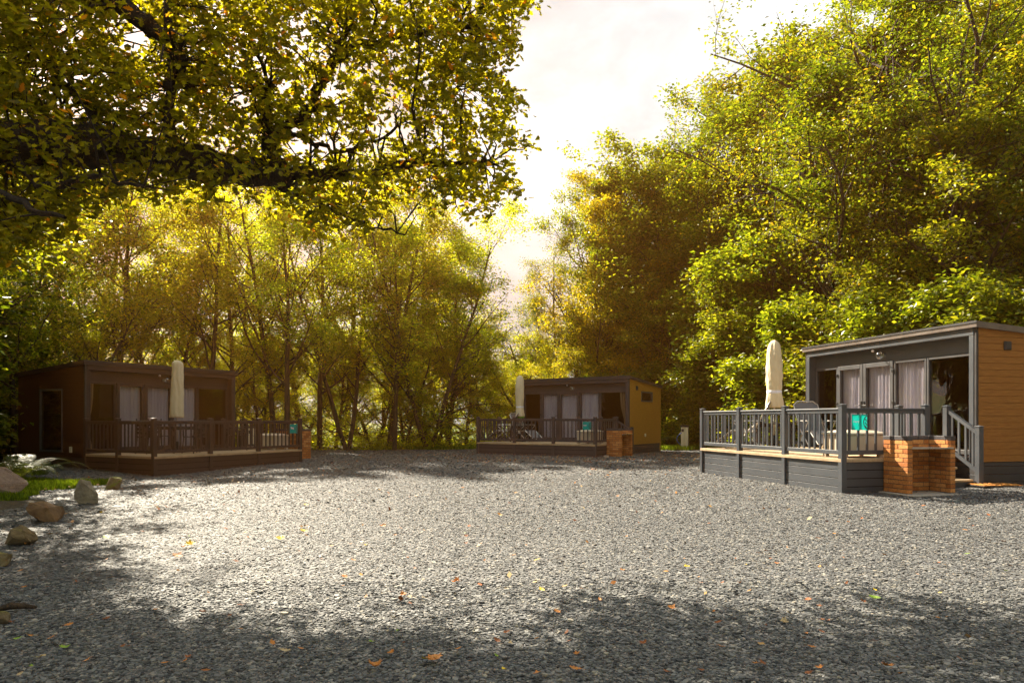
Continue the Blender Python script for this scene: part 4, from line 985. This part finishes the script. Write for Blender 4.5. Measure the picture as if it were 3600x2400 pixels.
# ------------------------------------------------------------------ boulders
import bmesh
def rock(name, px, py, y, w, h, d, seed, c1, c2, moss, label, cat='boulder', rz=0, sink=.12, pts_n=13, taper=0, lean_=0, grp='boulders along the left edge of the gravel'):
    r = random.Random(seed); bm = bmesh.new()
    for i in range(pts_n):
        v = Vector((r.gauss(0,1), r.gauss(0,1), r.gauss(0,1))).normalized()*r.uniform(.85,1.05); bm.verts.new((v.x*w/2, v.y*d/2, v.z*h*.5))
    res = bmesh.ops.convex_hull(bm, input=bm.verts); 
    for v in [v for v in bm.verts if not v.link_faces]: bm.verts.remove(v)
    bmesh.ops.bevel(bm, geom=bm.edges[:], offset=min(w,h)*.022, segments=2, affect='EDGES', clamp_overlap=True)
    bmesh.ops.triangulate(bm, faces=bm.faces[:])
    bmesh.ops.subdivide_edges(bm, edges=bm.edges[:], cuts=2, use_grid_fill=True)
    bm.normal_update()
    from mathutils import noise
    for v in bm.verts:
        k = noise.fractal(v.co*(5/w)+Vector((seed,0,0)), 1.0, 2.0, 4); v.co += v.normal*k*w*.03+v.normal*noise.fractal(v.co*(22/w), 1.0, 2.0, 3)*w*.010
    for v in bm.verts:
        q_ = v.co.z/(h*.5); v.co.x *= 1-taper*q_; v.co.y *= 1-taper*.6*q_; v.co.x += lean_*q_
    zmin = min(v.co.z for v in bm.verts); me = bpy.data.meshes.new(name)
    for v in bm.verts: v.co.z -= zmin+h*sink
    bm.to_mesh(me); bm.free(); me.materials.append(rock_mat('rock_'+str(seed), c1, c2, moss))
    x = (px-1176)/1616*y; o = link(name, me, None, (x, y, ghf(x,y)+.01), (0,0,rz)); tag(o, label, cat, grp); return o
rock('boulder',-8,0,11.9,.98,.66,.8,3,(.20,.13,.10),(.36,.25,.19),0,'large smooth pinkish boulder cut off by the left edge of the picture')
rock('boulder',197,0,10.6,.36,.50,.30,17,(.16,.13,.09),(.40,.36,.28),.15,'upright wedge-shaped pale grey stone', taper=.45, lean_=-.02)
rock('boulder',261,0,13.0,.52,.32,.36,22,(.13,.08,.04),(.30,.22,.12),.75,'low stone with bright yellow moss on its right end')
rock('boulder',102,0,8.8,.56,.33,.40,31,(.10,.05,.02),(.28,.17,.08),.1,'long brown pointed stone second nearest on the left',rz=.2, taper=.25, lean_=-.06)
rock('boulder',47,0,7.2,.42,.29,.32,45,(.10,.065,.03),(.30,.22,.11),.5,'mossy brown stone nearest on the left that shows whole')
rock('boulder',-6,0,6.15,.22,.24,.24,52,(.12,.09,.04),(.28,.22,.11),.4,'small stone cut off at the left edge below the others')
rock('pebble_stone',1393,0,23.6,.24,.14,.2,61,(.22,.15,.10),(.36,.28,.2),0,'small tan stone lying beside the middle barbecue','stone',grp='loose stones')
rock('boulder',4,0,4.35,.16,.11,.14,71,(.08,.05,.02),(.20,.15,.08),.5,'small dark stone at the lower left corner among bark')
# bark piece
b = MB(); r_ = random.Random(8); pts = [(0,0,.03),(.07,.02,.045),(.15,.03,.04),(.23,.02,.03)]
b.tube(pts, [.016,.024,.019,.009], 9); tag(b.build('broken_branch', M['bark'], None, True, (-3.38,4.62,ghf(-3.38,4.62)+.01), .1), 'mossy broken branch stub lying at the left edge of the gravel', 'branch')

# ------------------------------------------------------------------ ferns and ground plants
def fern_mesh(seed, nf=14, L=1.0):
    r = np.random.RandomState(seed); V = []; R = []; stems = MB()
    for f in range(nf):
        a = f*2*PI/nf+r.randn()*.25; l = L*(.7+.5*r.rand()); el = .9+.35*r.rand()
        m = 26; t = np.linspace(0,1,m); hx = l*(t*.95); hz = l*(1.35*math.sin(el)*t-.95*t*t)
        P_ = np.stack([hx*math.cos(a), hx*math.sin(a), hz+.03], -1); stems.tube(P_[::5], .004, 4)
        side = np.array([-math.sin(a), math.cos(a), 0.])
        for i in range(3, m):
            wl = l*.26*math.sin(PI*min(1,(t[i]*.9+.12)))**.8*(1-.35*t[i]); tan = P_[i]-P_[i-1]; tan /= np.linalg.norm(tan)
            for s in (-1,1):
                nseg = 4
                for q in range(nseg):
                    c0 = P_[i]+side*s*wl*q/nseg+tan*wl*.10*q/nseg-np.array([0,0,.12*wl*(q/nseg)**2]); 
                    d = (side*s+tan*.35); d /= np.linalg.norm(d); ww = tan*l*.017*(1-q/nseg*.6)
                    dz = np.array([0,0,r.randn()*.004])
                    V += [c0-ww, c0+d*wl/nseg*1.1-ww*.5+dz, c0+d*wl/nseg*1.15+ww*.5+dz, c0+ww]; R += [r.rand()]*4
    return mesh_np('fronds', np.array(V), np.full(len(V)//4,4), np.arange(len(V)), R, False, M['fern']), stems.mesh('stems', M['bark_pale'])
FM = [fern_mesh(1), fern_mesh(2, 11, 1.1)]
for i, (px, y, s, lb) in enumerate([(35,14.2,1.15,'large arching fern between the big boulder and the left cabin'),(85,15.0,.85,'smaller fern touching the corner of the left cabin'),(-30,13.6,1.0,'fern behind the large pinkish boulder at the left edge'),
      (1540,31.8,1.1,'fern left of the service post at the slope foot'),(1565,32.6,1.0,'fern directly behind the service post'),(1598,32.4,.9,'small fern right of the service post')]):
    x = (px-1176)/1616*y; o = thing('fern', lb, 'fern', (x,y,ghf(x,y)), i*1.1, 'ferns at the edge of the wood'); o.scale = (s,s,s)
    link('fronds', FM[i%2][0], o); link('stems', FM[i%2][1], o)
def blades(name, n, fx, h0, h1, label, cat, m, wd=.006):
    r = np.random.RandomState(len(name)+n); x, y = fx(r, n); n = len(x)
    z = gh(x, y); th = r.rand(n)*2*PI; h = h0+(h1-h0)*r.rand(n); w = wd*(1+r.rand(n)); c, s = np.cos(th), np.sin(th); b = .45*h*r.rand(n)
    p = np.stack([x,y,z],-1); sd = np.stack([c,s,0*c],-1)*w[:,None]; dr = np.stack([-s,c,0*c],-1)
    mid = p+dr*(b*.35)[:,None]+np.array([0,0,1.])*(h*.6)[:,None]; tip = p+dr*b[:,None]+np.array([0,0,1.])*h[:,None]
    V = np.stack([p-sd, p+sd, mid+sd*.7, tip, mid-sd*.7], 1).reshape(-1,3)
    o = link(name, mesh_np(name, V, np.full(n,5), np.arange(n*5), np.repeat(r.rand(n),5), False, m)); tag(o, label, cat, kind='stuff'); return o
def gl(r, n):
    x = -13+r.rand(n)*5.2; y = 11.2+r.rand(n)*4.2
    k = ~inside(*wob(x,y)) & (x > -13.5); return x[k], y[k]
blades('grass', 42000, gl, .04, .13, 'short shaded grass and clover beside the left cabin', 'grass', M['grassb'])
def gm(r, n):
    x = 4.5+r.rand(n)*8; y = 28.3+r.rand(n)*5.5; k = ~inside(*wob(x,y)); return x[k], y[k]
blades('grass', 30000, gm, .08, .24, 'bright sunlit grass strip between the middle and right cabins', 'grass', M['grassb'], .011)
def gn(r, n):
    x = -6+r.rand(n)*7; y = 29.6+r.rand(n)*3.5; k = ~inside(*wob(x,y)); return x[k], y[k]
blades('grass', 16000, gn, .06, .2, 'grass fringe at the back edge of the gravel left of the middle cabin', 'grass', M['grassb'], .011)
# undergrowth leaves near the ground in the woods
def under(name, n, fx, label, m, size=.11, hmax=.9):
    r = np.random.RandomState(n); x, y, k = fx(r, n); pts = np.stack([x, y, gh(x,y)+r.rand(len(x))**1.5*hmax*k], -1)
    me = leaves_mesh(name, r, pts, 5, size, .12, m); tag(link(name, me), label, 'undergrowth', kind='stuff')
def ul(r, n):
    x = -30+r.rand(n)*31; y = 24+r.rand(n)*14; k = ~inside(*wob(x,y)) & (np.abs(x-(-11.8)) > .1) & ~((x>-15.5)&(x<-7)&(y<25.5)); x, y = x[k], y[k]
    return x, y, .5+.5*np.sin(x*1.3+np.sin(y))*np.sin(y*1.1)+.3
under('undergrowth', 22000, ul, 'low leafy undergrowth on the floor of the left wood', M['leaf_wood'])
def ur(r, n):
    x = 4+r.rand(n)*18; y = 13+r.rand(n)*24; k = ~inside(*wob(x,y)) & ~((x>7)&(x<14.0)&(y<19.5)) & ~((x>5.5)&(x<9.6)&(y<31.3)) ; x, y = x[k], y[k]
    return x, y, .6+.5*np.sin(x*1.1+y)*np.sin(y*1.3)+.3
under('undergrowth', 22000, ur, 'low leafy undergrowth on the right slope behind the cabins', M['leaf_hazel'], .11, 1.1)

# ------------------------------------------------------------------ sky, sun, camera
AZ, EL = math.radians(-38), math.radians(37.5)
w = bpy.data.worlds.new('World'); SC.world = w; w.use_nodes = True; nt = w.node_tree; nt.nodes.clear(); L = nt.links.new
out = N(nt,'ShaderNodeOutputWorld'); bg = N(nt,'ShaderNodeBackground'); L(bg.outputs[0], out.inputs[0])
sky = N(nt,'ShaderNodeTexSky'); sky.sky_type = 'NISHITA'; sky.sun_disc = False; sky.sun_elevation = EL; sky.sun_rotation = AZ; sky.air_density = 1; sky.dust_density = 2
tc = N(nt,'ShaderNodeTexCoord'); mp = N(nt,'ShaderNodeMapping'); mp.inputs['Scale'].default_value = (1,1,2.2); L(tc.outputs['Generated'], mp.inputs[0])
n1 = N(nt,'ShaderNodeTexNoise'); n1.inputs['Scale'].default_value = 2.6; n1.inputs['Detail'].default_value = 9; n1.inputs['Roughness'].default_value = .55; n1.inputs['Distortion'].default_value = .3; L(mp.outputs[0], n1.inputs['Vector'])
cr = ramp(nt, [(.37,(2.3,2.6,2.7)), (.5,(3.2,3.65,3.8)), (.61,(4.8,5.2,5.3))]); L(n1.outputs[0], cr.inputs[0])
n2 = N(nt,'ShaderNodeTexNoise'); n2.inputs['Scale'].default_value = 1.7; n2.inputs['Detail'].default_value = 5; L(mp.outputs[0], n2.inputs['Vector'])
mr = N(nt,'ShaderNodeMapRange'); mr.inputs['From Min'].default_value = .35; mr.inputs['From Max'].default_value = .6; mr.inputs['To Min'].default_value = .93; mr.inputs['To Max'].default_value = 1; L(n2.outputs[0], mr.inputs[0])
mx = N(nt,'ShaderNodeMix', data_type='RGBA'); L(mr.outputs[0], mx.inputs[0]); L(sky.outputs[0], mx.inputs[6]); L(cr.outputs[0], mx.inputs[7]); L(mx.outputs[2], bg.inputs[0])
bg.inputs[1].default_value = .061
sd = bpy.data.lights.new('sun','SUN'); sd.energy = 5.0; sd.angle = math.radians(.5); sd.color = (1,.89,.70)
so = link('sun', sd); dv = Vector((math.sin(AZ)*math.cos(EL), math.cos(AZ)*math.cos(EL), math.sin(EL))); so.rotation_euler = dv.to_track_quat('Z','Y').to_euler()
cd = bpy.data.cameras.new('camera'); cam = link('camera', cd, None, (0,0,1.28), (PI/2,0,0)); cd.sensor_width = 36; cd.lens = 1616/2352*36; cd.shift_y = (964.3-784)/2352; cd.clip_end = 1000; cd.clip_start = .05
SC.camera = cam
SC.view_settings.view_transform = 'Standard'; SC.view_settings.look = 'None'; SC.view_settings.gamma = 1; SC.view_settings.exposure = 2.05
SC.render.engine = 'CYCLES'; cy_ = SC.cycles
cy_.max_bounces = 7; cy_.diffuse_bounces = 3; cy_.glossy_bounces = 3; cy_.transmission_bounces = 4; cy_.transparent_max_bounces = 8; cy_.volume_bounces = 0
cy_.use_denoising = True; cy_.use_adaptive_sampling = True; cy_.adaptive_threshold = .02; cy_.sample_clamp_indirect = 6

if LEAK_HAZE:
    hz, nt, out = mat('warm_haze'); v = N(nt,'ShaderNodeVolumePrincipled'); v.inputs['Color'].default_value = LEAK_HAZE[1]; v.inputs['Density'].default_value = LEAK_HAZE[0]; v.inputs['Anisotropy'].default_value = LEAK_HAZE[2]  # orange-tinted volume added to imitate a light leak and lifted blacks
    nt.links.new(v.outputs[0], out.inputs['Volume'])
    b = MB(); b.box(-160,160,-65,180,-3,42); tag(b.build('haze', hz), 'warm golden haze hanging in the air of the clearing', 'haze', kind='stuff')
